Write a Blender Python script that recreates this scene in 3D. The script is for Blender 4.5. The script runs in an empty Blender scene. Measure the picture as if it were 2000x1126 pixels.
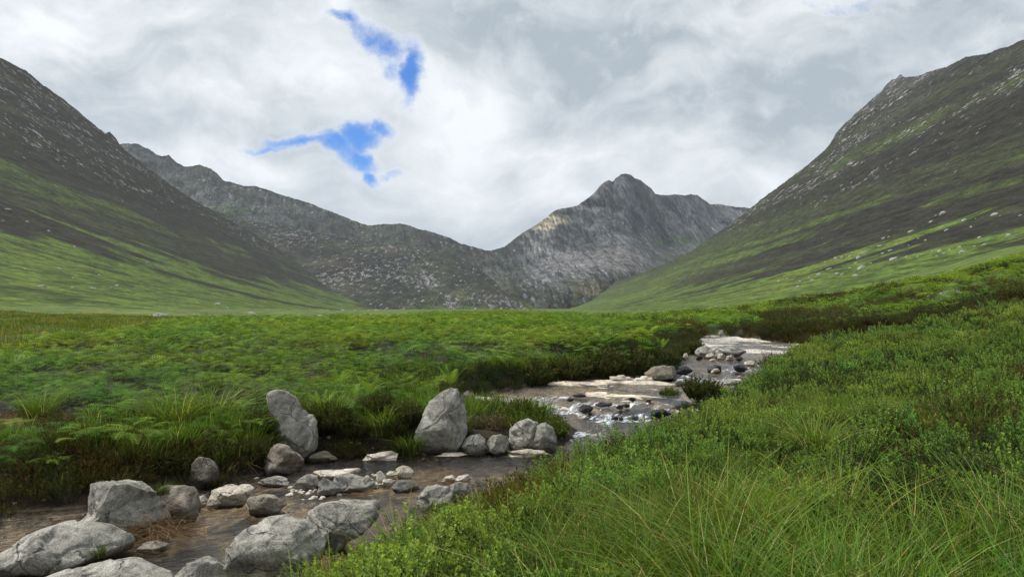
import bpy, math, random
import numpy as np
from mathutils import Vector

# ------------------------------------------------------------------ camera, world, sun, exposure
F = 1455.0            # focal length in photograph pixels (2000 wide)
HOR = 600.0           # pixel row of the horizon
PITCH = math.atan((HOR - 563.0) / F)
sc = bpy.context.scene
cam_d = bpy.data.cameras.new("camera")
cam_d.sensor_width = 36.0
cam_d.lens = 36.0 * F / 2000.0
cam_d.clip_start = 0.05
cam_d.clip_end = 40000
cam = bpy.data.objects.new("camera", cam_d)
sc.collection.objects.link(cam)
cam.location = (0, 0, 0)
cam.rotation_euler = (math.pi / 2 + PITCH, 0, 0)
sc.camera = cam

SUN_EL, SUN_AZ = math.radians(56), math.radians(-68)     # azimuth from +Y towards +X
sun_d = bpy.data.lights.new("sun", 'SUN')
sun_d.energy = 3.2
sun_d.angle = math.radians(12)
sun_d.color = (1.0, 0.965, 0.9)
sun = bpy.data.objects.new("sun", sun_d)
sc.collection.objects.link(sun)
sdir = Vector((math.sin(SUN_AZ) * math.cos(SUN_EL), math.cos(SUN_AZ) * math.cos(SUN_EL), math.sin(SUN_EL)))
sun.rotation_euler = sdir.to_track_quat('Z', 'Y').to_euler()

sc.view_settings.view_transform = 'Standard'
sc.view_settings.look = 'None'
sc.view_settings.exposure = 0.46
sc.view_settings.gamma = 1.0
sc.view_settings.use_curve_mapping = False
sc.cycles.use_denoising = True
sc.cycles.denoising_prefilter = 'NONE'
sc.cycles.caustics_reflective = False
sc.cycles.sample_clamp_indirect = 3.0
sc.cycles.sample_clamp_direct = 3.0
sc.cycles.max_bounces = 6
sc.cycles.diffuse_bounces = 3
sc.cycles.glossy_bounces = 2
sc.cycles.transmission_bounces = 4
sc.cycles.transparent_max_bounces = 12
sc.cycles.volume_bounces = 0
sc.cycles.use_adaptive_sampling = True
sc.cycles.adaptive_threshold = 0.02
sc.render.use_persistent_data = False


class NT:
    """tiny node-tree writer"""
    def __init__(s, tree):
        s.t = tree; s.n = tree.nodes; s.l = tree.links
    def node(s, typ, **kw):
        n = s.n.new(typ)
        for k, v in kw.items():
            setattr(n, k, v)
        return n
    def put(s, sock, v):
        if v is None: return
        if isinstance(v, bpy.types.NodeSocket): s.l.new(v, sock)
        else:
            if isinstance(v, (tuple, list)) and len(v) == 3 and sock.type == 'RGBA': v = (*v, 1)
            sock.default_value = v
    def math(s, op, a, b=None, c=None, clamp=False):
        n = s.node('ShaderNodeMath', operation=op, use_clamp=clamp)
        for i, v in enumerate((a, b, c)): s.put(n.inputs[i], v)
        return n.outputs[0]
    def vmath(s, op, a, b=None, out=0):
        n = s.node('ShaderNodeVectorMath', operation=op)
        for i, v in enumerate((a, b)): s.put(n.inputs[i], v)
        return n.outputs[out]
    def mix(s, f, a, b, mode='MIX', clamp=True):
        n = s.node('ShaderNodeMix', data_type='RGBA', blend_type=mode)
        n.clamp_factor = clamp
        s.put(n.inputs[0], f); s.put(n.inputs[6], a); s.put(n.inputs[7], b)
        return n.outputs[2]
    def ramp(s, v, lo, hi, a=0.0, b=1.0, smooth=True):
        n = s.node('ShaderNodeMapRange', clamp=True)
        n.interpolation_type = 'SMOOTHSTEP' if smooth else 'LINEAR'
        s.put(n.inputs[0], v)
        for i, x in enumerate((lo, hi, a, b)): s.put(n.inputs[1 + i], x)
        return n.outputs[0]
    def noise(s, vec, scale, detail=4, rough=.55, dist=0.0, out=0):
        n = s.node('ShaderNodeTexNoise')
        s.put(n.inputs['Vector'], vec); s.put(n.inputs['Scale'], scale)
        n.inputs['Detail'].default_value = detail; n.inputs['Roughness'].default_value = rough
        n.inputs['Distortion'].default_value = dist
        return n.outputs[out]
    def mapping(s, vec, scale=(1, 1, 1), rot=(0, 0, 0), loc=(0, 0, 0)):
        n = s.node('ShaderNodeMapping')
        s.put(n.inputs['Vector'], vec)
        n.inputs['Scale'].default_value = scale; n.inputs['Rotation'].default_value = rot
        n.inputs['Location'].default_value = loc
        return n.outputs[0]
    def attr(s, name, typ='GEOMETRY', out='Fac'):
        n = s.node('ShaderNodeAttribute', attribute_name=name, attribute_type=typ)
        return n.outputs[out]


world = bpy.data.worlds.new("World")
sc.world = world
world.use_nodes = True
world.node_tree.nodes.clear()
W = NT(world.node_tree)
wo = W.node('ShaderNodeOutputWorld')
skyn = W.node('ShaderNodeTexSky', sky_type='NISHITA')
skyn.sun_disc = False
skyn.sun_elevation = SUN_EL
skyn.sun_rotation = SUN_AZ
skyn.air_density = 1.0; skyn.dust_density = 0.3; skyn.ozone_density = 3.0
bg_sky = W.node('ShaderNodeBackground')
W.put(bg_sky.inputs[0], W.mix(1.0, skyn.outputs[0], (0.10, 0.50, 1.0), 'MULTIPLY'))
bg_sky.inputs[1].default_value = 0.10
tc = W.node('ShaderNodeTexCoord')
D = tc.outputs['Generated']
sep = W.node('ShaderNodeSeparateXYZ'); W.put(sep.inputs[0], D)
dx, dy, dz = sep.outputs
zc = W.math('ADD', W.math('MAXIMUM', dz, 0.0), 0.42)
pl = W.node('ShaderNodeCombineXYZ')
W.put(pl.inputs[0], W.math('DIVIDE', dx, zc)); W.put(pl.inputs[1], W.math('DIVIDE', dy, zc)); pl.inputs[2].default_value = 3.7
P = pl.outputs[0]
warp = W.vmath('SCALE', W.vmath('SUBTRACT', W.noise(P, 1.3, 3, .5, out=1), (0.5, 0.5, 0.5)), None)
warp.node.inputs[3].default_value = 0.55
P2 = W.vmath('ADD', P, warp)
yy = W.math('MAXIMUM', dy, 0.05)
tt = W.node('ShaderNodeCombineXYZ'); W.put(tt.inputs[0], W.math('DIVIDE', dx, yy)); W.put(tt.inputs[1], W.math('DIVIDE', dz, yy))
wv = W.vmath('SCALE', W.vmath('SUBTRACT', W.noise(D, 3.0, 4, .5, out=1), (0.5, 0.5, 0.5)), None)
wv.node.inputs[3].default_value = 0.30
D2 = W.mapping(W.vmath('ADD', D, wv), (1, 1, 2.1))
n_big = W.noise(D2, 3.0, 7, .52)
n_mid = W.noise(W.mapping(D2, (1, 1, 1), loc=(4, 2, 0)), 7.5, 8, .56)
shade = W.math('ADD', W.math('MULTIPLY', n_big, 0.50), W.math('MULTIPLY', n_mid, 0.50))
wl = W.vmath('SCALE', W.vmath('SUBTRACT', W.noise(tt.outputs[0], 5, 5, .6, out=1), (0.5, 0.5, 0.5)), None)
wl.node.inputs[3].default_value = 0.20
TL = W.vmath('ADD', tt.outputs[0], wl)


def sky_blob(T, px, py, rx, ry, rot, amp, reach=1.6):
    m = W.node('ShaderNodeMapping', vector_type='TEXTURE')
    W.put(m.inputs[0], T)
    m.inputs['Location'].default_value = ((px - 1000) / F, (HOR - py) / F, 0)
    m.inputs['Rotation'].default_value = (0, 0, math.radians(-rot))
    m.inputs['Scale'].default_value = (rx / F, ry / F, 1)
    return W.math('MULTIPLY', W.ramp(W.vmath('LENGTH', m.outputs[0], out=1), 0.0, reach, 1.0, 0.0), amp)


for row in ((560, 130, 150, 80, 10, .09), (900, 250, 110, 120, 60, .10), (60, 40, 160, 60, 0, .06), (1330, 350, 260, 60, 0, .08), (480, 330, 160, 30, 10, .10), (1480, 60, 200, 40, 10, .03), (1000, 400, 260, 60, 0, .06), (620, 190, 60, 50, 0, .05),
            (170, 180, 130, 60, 15, -.07), (1700, 80, 330, 80, -12, -.08), (1180, 170, 200, 70, -10, -.06), (440, 250, 160, 30, 10, -.05), (620, 215, 150, 30, 0, -.05), (1560, 300, 160, 40, -10, -.05), (1900, 30, 160, 60, 0, -.05), (1250, 60, 220, 30, 0, -.04)):
    shade = W.math('ADD', shade, sky_blob(TL, *row))
shade = W.ramp(shade, 0.39, 0.63, smooth=False)
cloud = W.mix(shade, (0.38, 0.44, 0.49), (0.87, 0.90, 0.925))
hz = W.ramp(dz, 0.02, 0.26, 1.0, 0.0)
cloud = W.mix(W.math('MULTIPLY', hz, 0.35), cloud, (0.74, 0.78, 0.81))
# openings in the layer, as directions of the sky
tw = W.vmath('SCALE', W.vmath('SUBTRACT', W.noise(tt.outputs[0], 13, 6, .6, out=1), (0.5, 0.5, 0.5)), None)
tw.node.inputs[3].default_value = 0.06
T2 = W.vmath('ADD', tt.outputs[0], tw)
hole = None
for px, py, rx, ry, rot, amp in ((672, 38, 40, 12, 25, .8), (715, 66, 52, 20, 32, .95), (752, 92, 40, 26, 40, 1.0), (800, 135, 22, 52, 0, 1.15), (770, 125, 30, 26, 30, .7),
                            (655, 284, 48, 15, 14, 1.15), (700, 266, 40, 26, -20, 1.25), (737, 242, 26, 15, 0, 1.05), (600, 274, 70, 11, 0, 1.0), (505, 287, 60, 7, -5, .72), (724, 337, 18, 12, 40, 1.1), (760, 338, 26, 8, 0, .65),
                            (702, 303, 34, 17, 30, 1.2), (1660, 5, 70, 10, 0, .5)):
    g = sky_blob(T2, px, py, rx * 1.35, ry * 1.35, rot, amp)
    hole = g if hole is None else W.math('MAXIMUM', hole, g)
hn = W.noise(tt.outputs[0], 20, 8, .66)
hole = W.math('ADD', hole, W.math('MULTIPLY', W.math('SUBTRACT', hn, 0.5), 1.7))
veil = W.ramp(hole, 0.0, 0.45)
hole = W.ramp(hole, 0.18, 1.20)
cloud = W.mix(W.math('MULTIPLY', veil, 0.4), cloud, (0.84, 0.87, 0.90))
bg_c = W.node('ShaderNodeBackground'); W.put(bg_c.inputs[0], cloud); bg_c.inputs[1].default_value = 0.83
mixw = W.node('ShaderNodeMixShader')
W.put(mixw.inputs[0], hole); W.l.new(bg_c.outputs[0], mixw.inputs[1]); W.l.new(bg_sky.outputs[0], mixw.inputs[2])
W.l.new(mixw.outputs[0], wo.inputs[0])
world.cycles.sampling_method = 'MANUAL'
world.cycles.sample_map_resolution = 512

# ------------------------------------------------------------------ helpers
rng = np.random.default_rng(7)
random.seed(7)
ca, sa = math.cos(PITCH), math.sin(PITCH)


def at(px, py, Y):
    """point on the view ray of a photograph pixel at distance Y along +Y (arrays welcome)"""
    u = (np.asarray(px, float) - 1000) / F
    v = (563.0 - np.asarray(py, float)) / F
    wy = ca - v * sa
    k = Y / wy
    return u * k, Y + 0 * u * v, (sa + v * ca) * k


_tab = np.random.default_rng(99).random((256, 256))


def vnoise(x, y, seed=0):
    x = np.asarray(x, float) + seed * 17.31; y = np.asarray(y, float) + seed * 9.77
    xi = np.floor(x).astype(np.int64); yi = np.floor(y).astype(np.int64)
    fx = x - xi; fy = y - yi
    fx = fx * fx * fx * (fx * (fx * 6 - 15) + 10); fy = fy * fy * fy * (fy * (fy * 6 - 15) + 10)
    a = _tab[xi & 255, yi & 255]; b = _tab[(xi + 1) & 255, yi & 255]
    c = _tab[xi & 255, (yi + 1) & 255]; d = _tab[(xi + 1) & 255, (yi + 1) & 255]
    return (a + (b - a) * fx) * (1 - fy) + (c + (d - c) * fx) * fy


def fbm(x, y, oct=4, seed=0, gain=.5):
    s = 0; a = 1; t = 0
    for i in range(oct):
        s = s + a * (vnoise(x * 2 ** i, y * 2 ** i, seed + i * 3) * 2 - 1); t += a; a *= gain
    return s / t


def ridged(x, y, oct=4, seed=0):
    s = 0; a = 1; t = 0
    for i in range(oct):
        s = s + a * (1 - np.abs(vnoise(x * 2 ** i, y * 2 ** i, seed + i * 3) * 2 - 1)); t += a; a *= .5
    return s / t


def sstep(a, b, x):
    t = np.clip((x - a) / (b - a), 0, 1)
    return t * t * (3 - 2 * t)


def lerp(a, b, t): return a + (b - a) * t


def new_obj(name, me, parent=None, mat=None, label=None, cat=None, group=None, kind=None):
    o = bpy.data.objects.new(name, me)
    sc.collection.objects.link(o)
    if parent is not None: o.parent = parent
    if mat is not None and me is not None:
        me.materials.clear(); me.materials.append(mat)
    tag(o, label, cat, group, kind)
    return o


def tag(o, label=None, cat=None, group=None, kind=None):
    for k, v in (('label', label), ('category', cat), ('group', group), ('kind', kind)):
        if v: o[k] = v
    return o


def mesh_np(name, V, faces, smooth=True, uv=None, attrs=None):
    """faces: (n,3) or (n,4) int array"""
    me = bpy.data.meshes.new(name)
    V = np.asarray(V, np.float32); faces = np.asarray(faces, np.int32)
    n, k = faces.shape
    me.vertices.add(len(V)); me.vertices.foreach_set('co', V.ravel())
    me.loops.add(n * k); me.loops.foreach_set('vertex_index', faces.ravel())
    me.polygons.add(n)
    me.polygons.foreach_set('loop_start', np.arange(0, n * k, k, dtype=np.int32))
    me.update(calc_edges=True)
    me.polygons.foreach_set('use_smooth', np.full(n, smooth, bool))
    for an, av in (attrs or {}).items():
        av = np.asarray(av, np.float32)
        if av.ndim == 1:
            a = me.attributes.new(an, 'FLOAT', 'POINT'); a.data.foreach_set('value', av)
        elif av.shape[1] == 3:
            a = me.attributes.new(an, 'FLOAT_COLOR', 'POINT')
            a.data.foreach_set('color', np.c_[av, np.ones(len(av))].astype(np.float32).ravel())
        elif av.shape[1] == 2:
            a = me.attributes.new(an, 'FLOAT_VECTOR', 'POINT')
            a.data.foreach_set('vector', np.c_[av, np.zeros(len(av))].astype(np.float32).ravel())
    me.validate(clean_customdata=False)
    me.update()
    return me


def grid_faces(nr, nc):
    i = np.arange(nr - 1)[:, None] * nc + np.arange(nc - 1)[None, :]
    i = i.ravel()
    return np.stack([i, i + 1, i + nc + 1, i + nc], 1)


# ------------------------------------------------------------------ the stream in plan (world metres, camera at the origin)
LEFT = [(-14, 9.4), (-9.5, 10.5), (-7.4, 10.9), (-6.5, 11.3), (-5.5, 12.2), (-4.95, 12.9), (-4.5, 13.3), (-4.0, 14.5), (-3, 15.1), (-1.9, 15.0), (-1.0, 15.2),
        (.3, 15.35), (1.0, 15.5), (1.4, 16.4), (1.55, 18), (1.35, 19.2), (.6, 19.7), (-.2, 19.6), (-1.0, 20.0), (-1.4, 21.2), (-.7, 22.3), (0, 23.3), (1.2, 24.6),
        (2.7, 25.3), (4.4, 26.2), (5.9, 26.7), (6.25, 28.5), (6.6, 30.5), (7.6, 34.3), (8.7, 36.5), (9.5, 39), (10.6, 43), (12.0, 48.5), (13.2, 48.3), (14.1, 45.2), (14.9, 42.3), (16, 40.6),
        (19.5, 40), (26, 38)]
RIGHT = [(26, 35), (17, 34), (13.2, 31.5), (10.2, 29), (8.7, 25.6), (6.5, 21.6), (4.6, 18.3), (3.2, 16.0), (2.0, 13.7), (.9, 12.0), (-.5, 10.5), (-1.3, 9.2), (-1.85, 8.0), (-2.15, 6.8),
         (-3.2, 5.2), (-6, 4.2), (-14, 4)]
ZK = np.array([(0, -3.05), (9, -3.03), (12, -3.0), (15, -2.96), (16, -2.9), (19.3, -2.88), (20.6, -2.64), (22.5, -2.55), (25, -2.45), (26.2, -2.42), (28.6, -2.16),
               (31, -2.11), (33.6, -2.08), (40.5, -1.95), (45.6, -1.88), (50, -1.85), (80, -1.8)])


def zwater(x, y): return np.interp(y, ZK[:, 0], ZK[:, 1])


def seg_dist(x, y, pts):
    d = np.full(np.shape(x), 1e9)
    for (ax, ay), (bx, by) in zip(pts[:-1], pts[1:]):
        vx, vy = bx - ax, by - ay
        t = np.clip(((x - ax) * vx + (y - ay) * vy) / (vx * vx + vy * vy), 0, 1)
        d = np.minimum(d, np.hypot(x - ax - t * vx, y - ay - t * vy))
    return d


def inside(x, y, pts):
    c = np.zeros(np.shape(x), bool)
    n = len(pts)
    for i in range(n):
        (x1, y1), (x2, y2) = pts[i], pts[(i + 1) % n]
        if y1 == y2: continue
        c ^= ((y1 > y) != (y2 > y)) & (x < (x2 - x1) * (y - y1) / (y2 - y1) + x1)
    return c


def stream_sd(x, y):
    """distance outside the water (+) or inside it (-), and side: True on the near (right) bank"""
    xw = x + .22 * fbm(x * 1.1, y * 1.1, 3, 5); yw = y + .18 * fbm(x * 1.3, y * 1.3, 3, 11)
    dl = seg_dist(xw, yw, LEFT); dr = seg_dist(xw, yw, RIGHT)
    ins = inside(xw, yw, LEFT + RIGHT)
    d = np.minimum(dl, dr)
    return np.where(ins, -d, d), dr < dl


RR = np.array([0, 3, 6, 10, 15, 22, 35, 60, 100, 160, 250, 400, 1000, 3000, 9000], float)
SS = np.array([-1.3, -.69, -.41, -.14, .14, .27, .41, .55, .69, 1.2])
ZT = np.array([
    [-1.75, -2.0, -2.4, -2.6, -2.4, -2.1, -1.9, -1.3, .2, 2.0, 4, 5, 5, 5, 5],
    [-1.75, -2.2, -2.9, -2.75, -2.35, -2.15, -2.0, -1.6, -.9, .0, 1, 0, -2, -3, -3],
    [-1.7, -2.1, -2.75, -2.75, -2.4, -2.15, -2.05, -1.85, -1.4, -.9, -.7, -1, -2, -3, -3],
    [-1.65, -1.85, -2.2, -2.75, -2.45, -2.2, -2.05, -1.95, -1.8, -1.6, -1.6, -2, -3, -3, -3],
    [-1.6, -1.68, -1.85, -2.2, -2.75, -2.35, -2.0, -1.85, -1.75, -1.6, -1.6, -2, -3, -3, -3],
    [-1.6, -1.63, -1.7, -1.85, -2.25, -2.4, -1.85, -1.2, -.8, -.8, -1.2, -2, -3, -3, -3],
    [-1.6, -1.6, -1.62, -1.72, -1.88, -1.95, -1.7, -.7, 1.0, 2.0, 2.0, 1, -3, -3, -3],
    [-1.6, -1.55, -1.52, -1.55, -1.62, -1.58, -1.15, 0.0, 3.0, 6.5, 9, 9, -3, -3, -3],
    [-1.6, -1.55, -1.48, -1.48, -1.45, -1.25, -.55, 1.2, 5.0, 11, 16, 16, 5, -3, -3],
    [-1.6, -1.5, -1.45, -1.4, -1.3, -.9, .3, 3.0, 9.0, 18, 26, 26, 10, -3, -3]])


def base_h(x, y):
    r = np.hypot(x, y)
    s = np.clip(np.where(y > 0.02, x / np.maximum(y, .02), np.sign(x) * 9), -1.3, 1.2)
    s = np.where(r < 3, s * r / 3 + .2 * (1 - r / 3), s)
    lr = np.log(r + 1.5); LR = np.log(RR + 1.5)
    i = np.clip(np.searchsorted(LR, lr) - 1, 0, len(RR) - 2); ti = (lr - LR[i]) / (LR[i + 1] - LR[i]); ti = np.clip(ti, 0, 1)
    j = np.clip(np.searchsorted(SS, s) - 1, 0, len(SS) - 2); tj = (s - SS[j]) / (SS[j + 1] - SS[j]); tj = np.clip(tj, 0, 1)
    tj = tj * tj * (3 - 2 * tj) * .6 + tj * .4
    return (ZT[j, i] * (1 - ti) + ZT[j, i + 1] * ti) * (1 - tj) + (ZT[j + 1, i] * (1 - ti) + ZT[j + 1, i + 1] * ti) * tj


def slab_mask(x, y):
    """where pale bedrock rises to or above the water"""
    a = sstep(19.0, 20.4, y) * sstep(26.6, 25.6, y)
    b = sstep(30.5, 33.5, y) * sstep(60, 50, y)
    return np.maximum(a, b)


def height(x, y, full=False):
    x = np.asarray(x, float); y = np.asarray(y, float)
    h = base_h(x, y)
    r = np.hypot(x, y)
    h = h + .16 * fbm(x * .35, y * .35, 4, 2) * sstep(1, 6, r) * sstep(260, 60, r) + .13 * fbm(x * .95, y * .95, 2, 6) * sstep(1, 6, r) * sstep(260, 60, r) + .9 * fbm(x * .03, y * .03, 3, 4) * sstep(40, 120, r) * np.where(x > .1 * y, 1, .8) * sstep(600, 200, r)
    h = h + .10 * (np.abs(fbm(x * .9, y * .9, 3, 8)) - .3) * sstep(60, 20, r)
    sd, rt = stream_sd(x, y)
    zw = zwater(x, y)
    near = r < 75
    wid = np.where(rt, 1.7, .95) + .35 * fbm(x * .5, y * .5, 2, 21)
    isl = sstep(-1.8, -1.2, x) * sstep(2.2, 1.7, x) * sstep(15.0, 15.8, y) * sstep(21.0, 20.2, y)
    top = np.maximum(h, zw + np.where(rt, .32, .5)) * (1 - isl) + (zw + .28) * isl
    hb = lerp(zw - .06, top, sstep(0, 1, sd / wid) ** np.where(rt, .9, .55))
    sm = slab_mask(x, y)
    dep = .30 * (1 - np.exp(-np.abs(sd) / .5)) * (1 - sm) + sm * .03
    nb = fbm(x * .8, y * 1.6, 5, 31)
    ang = x * .35 + y
    nslab = fbm(ang * .9, (x - y * .35) * .35, 4, 37)
    bar = np.exp(-(((x + 3.4) / 1.9) ** 2 + ((y - 12.7) / 1.0) ** 2)) * (1 - sm)
    dep = dep * (1 - .75 * bar)
    bed = zw - dep + (1 - sm) * (.13 - .05 * bar) * nb + sm * (.015 + .20 * nslab + .035 * nb)
    bed = bed - .05 * sstep(.0, .3, -sd) * (1 - sm) 
    out = np.where(near, np.where(sd > 0, hb, np.where(sd > -.25, lerp(zw - .06, bed, np.clip(-sd / .25, 0, 1)), bed)), h)
    if full: return out, sd, rt, zw
    return out


def ground_pt(px, py, rmin=2.0, rmax=400.0, n=900, hfun=height, lift=0.0):
    """first hit of a pixel's view ray with the ground"""
    Y = np.geomspace(rmin, rmax, n)
    x, y, z = at(px, py, Y)
    g = hfun(x, y) + lift
    k = np.argmax(z <= g)
    if not (z <= g).any(): k = n - 1
    return float(x[k]), float(y[k]), float(g[k] - lift)


# ------------------------------------------------------------------ ground colour in plan
def C3(r, g, b): return np.array([r, g, b], float)


def blend(c, col, m): return c * (1 - m[..., None]) + col * m[..., None]


def bracken_edge_r(s):
    """distance at which the bracken field gives way to the meadow, per direction s = x / y"""
    return np.interp(s, [-.9, -.69, -.52, -.41, -.25, -.17, -.1, 0, .2, .3], [24, 30, 46, 66, 100, 130, 170, 190, 170, 120])


def build_ground():
    th = np.concatenate([np.linspace(-math.pi * .55, -.76, 50, endpoint=False), np.linspace(-.76, .76, 720), np.linspace(.76, math.pi * .55, 51)[1:]])
    r = np.concatenate([np.geomspace(.3, 7, 90, endpoint=False), np.geomspace(7, 52, 520, endpoint=False), np.geomspace(52, 4800, 190)])
    R, TH = np.meshgrid(r, th, indexing='ij')
    x = R * np.sin(TH); y = R * np.cos(TH)
    h, sd, rt, zw = height(x, y, True)
    s = np.where(y > .1, x / np.maximum(y, .1), 9 * np.sign(x))
    n1 = fbm(x * .5, y * .5, 4, 41); n2 = fbm(x * 2.5, y * 2.5, 4, 43); n3 = fbm(x * .05, y * .12, 4, 45)
    soil = C3(.028, .021, .013) + 0 * x[..., None]
    soil = blend(soil, C3(.038, .046, .015), sstep(.0, .5, n1) * sstep(.4, 2, sd))
    # meadow and moor beyond
    mead = C3(.078, .125, .018) + 0 * x[..., None]
    mead = blend(mead, C3(.115, .135, .022), sstep(0, .5, n3) * .8)
    mead = blend(mead, C3(.045, .075, .016), sstep(.05, .45, fbm(x * .22, y * .5, 4, 47)) * .8)
    mm = sstep(0, 12, R - bracken_edge_r(s)) * (s < .3) 
    soil = blend(soil, mead, mm)
    moor = C3(.055, .095, .016) + 0 * x[..., None]
    moor = blend(moor, C3(.028, .026, .014), sstep(.02, .3, fbm(x * .16, y * .3, 4, 51)))
    moor = blend(moor, mead, sstep(50, 90, R - 20 * s))
    soil = blend(soil, moor, sstep(42, 60, R) * sstep(.16, .26, s))
    # dead bracken on the left bank
    dead = sstep(1.5, .6, np.hypot((x + 9.2) / 1.6, (y - 14.2) / .8) + .5 * n2)
    soil = blend(soil, C3(.16, .11, .065), dead)
    # bed
    bedm = sstep(.12, -.02, sd) * (R < 75)
    deep = C3(.22, .165, .09) + 0 * x[..., None]
    deep = blend(deep, C3(.46, .37, .24), sstep(-.25, .35, n2))
    deep = blend(deep, C3(.06, .045, .03), sstep(.25, .6, fbm(x * 3, y * 5, 3, 61)) * .8)
    slab = C3(.74, .63, .50) + 0 * x[..., None]
    slab = blend(slab, C3(.46, .41, .35), sstep(0, .5, n1))
    slab = blend(slab, C3(.03, .03, .032), sstep(.21, .27, fbm((x * .35 + y) * 1.1, (x - y * .35) * .3, 4, 71)) * (y < 30))
    slab = blend(slab, C3(.2, .18, .16), sstep(.25, .55, n2) * .5)
    bar = np.exp(-(((x + 3.4) / 2.0) ** 2 + ((y - 12.7) / 1.1) ** 2))
    deep = blend(deep, C3(.60, .47, .31), np.clip(bar * 1.3, 0, 1) * sstep(-.35, .15, fbm(x * 1.3, y * 2.2, 4, 63)))
    sm = slab_mask(x, y)
    grey = C3(.44, .42, .39) + 0 * x[..., None]
    slab = blend(slab, grey, sstep(29, 33, y) * .75)
    bed = deep * (1 - sm[..., None]) + slab * sm[..., None]
    col = blend(soil, bed, bedm)
    me = mesh_np('ground', np.stack([x, y, h], -1).reshape(-1, 3), grid_faces(len(r), len(th))[:, ::-1],
                 attrs={'Col': col.reshape(-1, 3), 'bed': bedm.ravel(), 'wet': (bedm * sstep(.035, .0, h - zw)).ravel()})
    m = bpy.data.materials.new('ground_soil_and_bedrock'); m.use_nodes = True; m.node_tree.nodes.clear()
    N = NT(m.node_tree)
    o = N.node('ShaderNodeOutputMaterial'); b = N.node('ShaderNodeBsdfPrincipled'); b.inputs['Specular IOR Level'].default_value = .25
    pos = N.node('ShaderNodeNewGeometry').outputs['Position']
    c = N.attr('Col', out='Color')
    lo = N.noise(N.mapping(pos, (1, .5, 1)), .45, 7, .68)
    c = N.mix(1.0, c, N.mix(N.ramp(lo, .35, .65), (.55, .58, .6), (1.35, 1.3, 1.2)), 'MULTIPLY')
    nz = N.noise(pos, 6, 6, .65); nz2 = N.noise(pos, 45, 5, .6)
    c = N.mix(1.0, c, N.mix(N.ramp(nz, .3, .7), (.62, .62, .62), (1.35, 1.35, 1.35)), 'MULTIPLY')
    c = N.mix(1.0, c, N.mix(N.ramp(nz2, .35, .65), (.75, .75, .75), (1.2, 1.2, 1.2)), 'MULTIPLY')
    wet = N.attr('wet')
    c = N.mix(N.math('MULTIPLY', wet, .12), c, (.05, .035, .02))
    N.put(b.inputs['Base Color'], c)
    N.put(b.inputs['Roughness'], N.math('SUBTRACT', .92, N.math('MULTIPLY', wet, .45)))
    bp = N.node('ShaderNodeBump'); bp.inputs['Strength'].default_value = .5; bp.inputs['Distance'].default_value = .04
    N.put(bp.inputs['Height'], N.math('ADD', nz, N.math('MULTIPLY', nz2, .3)))
    N.put(b.inputs['Normal'], bp.outputs[0])
    N.l.new(b.outputs[0], o.inputs[0])
    new_obj('ground', me, mat=m, kind='structure')


FOAM = [(1180, 800, 14, 12, 1.2), (1130, 822, 60, 8, .9), (1060, 768, 60, 5, .8), (1100, 775, 30, 5, .8), (1150, 783, 50, 4, .6), (1340, 722, 20, 5, 1), (1400, 728, 60, 4, .9), (1430, 735, 50, 4, .8), (1345, 735, 30, 4, .8),
        (1520, 672, 40, 3, .7), (700, 925, 20, 3, .5), (820, 935, 40, 3, .5), (385, 1000, 18, 4, .5), (1090, 880, 14, 4, .7)]


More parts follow.
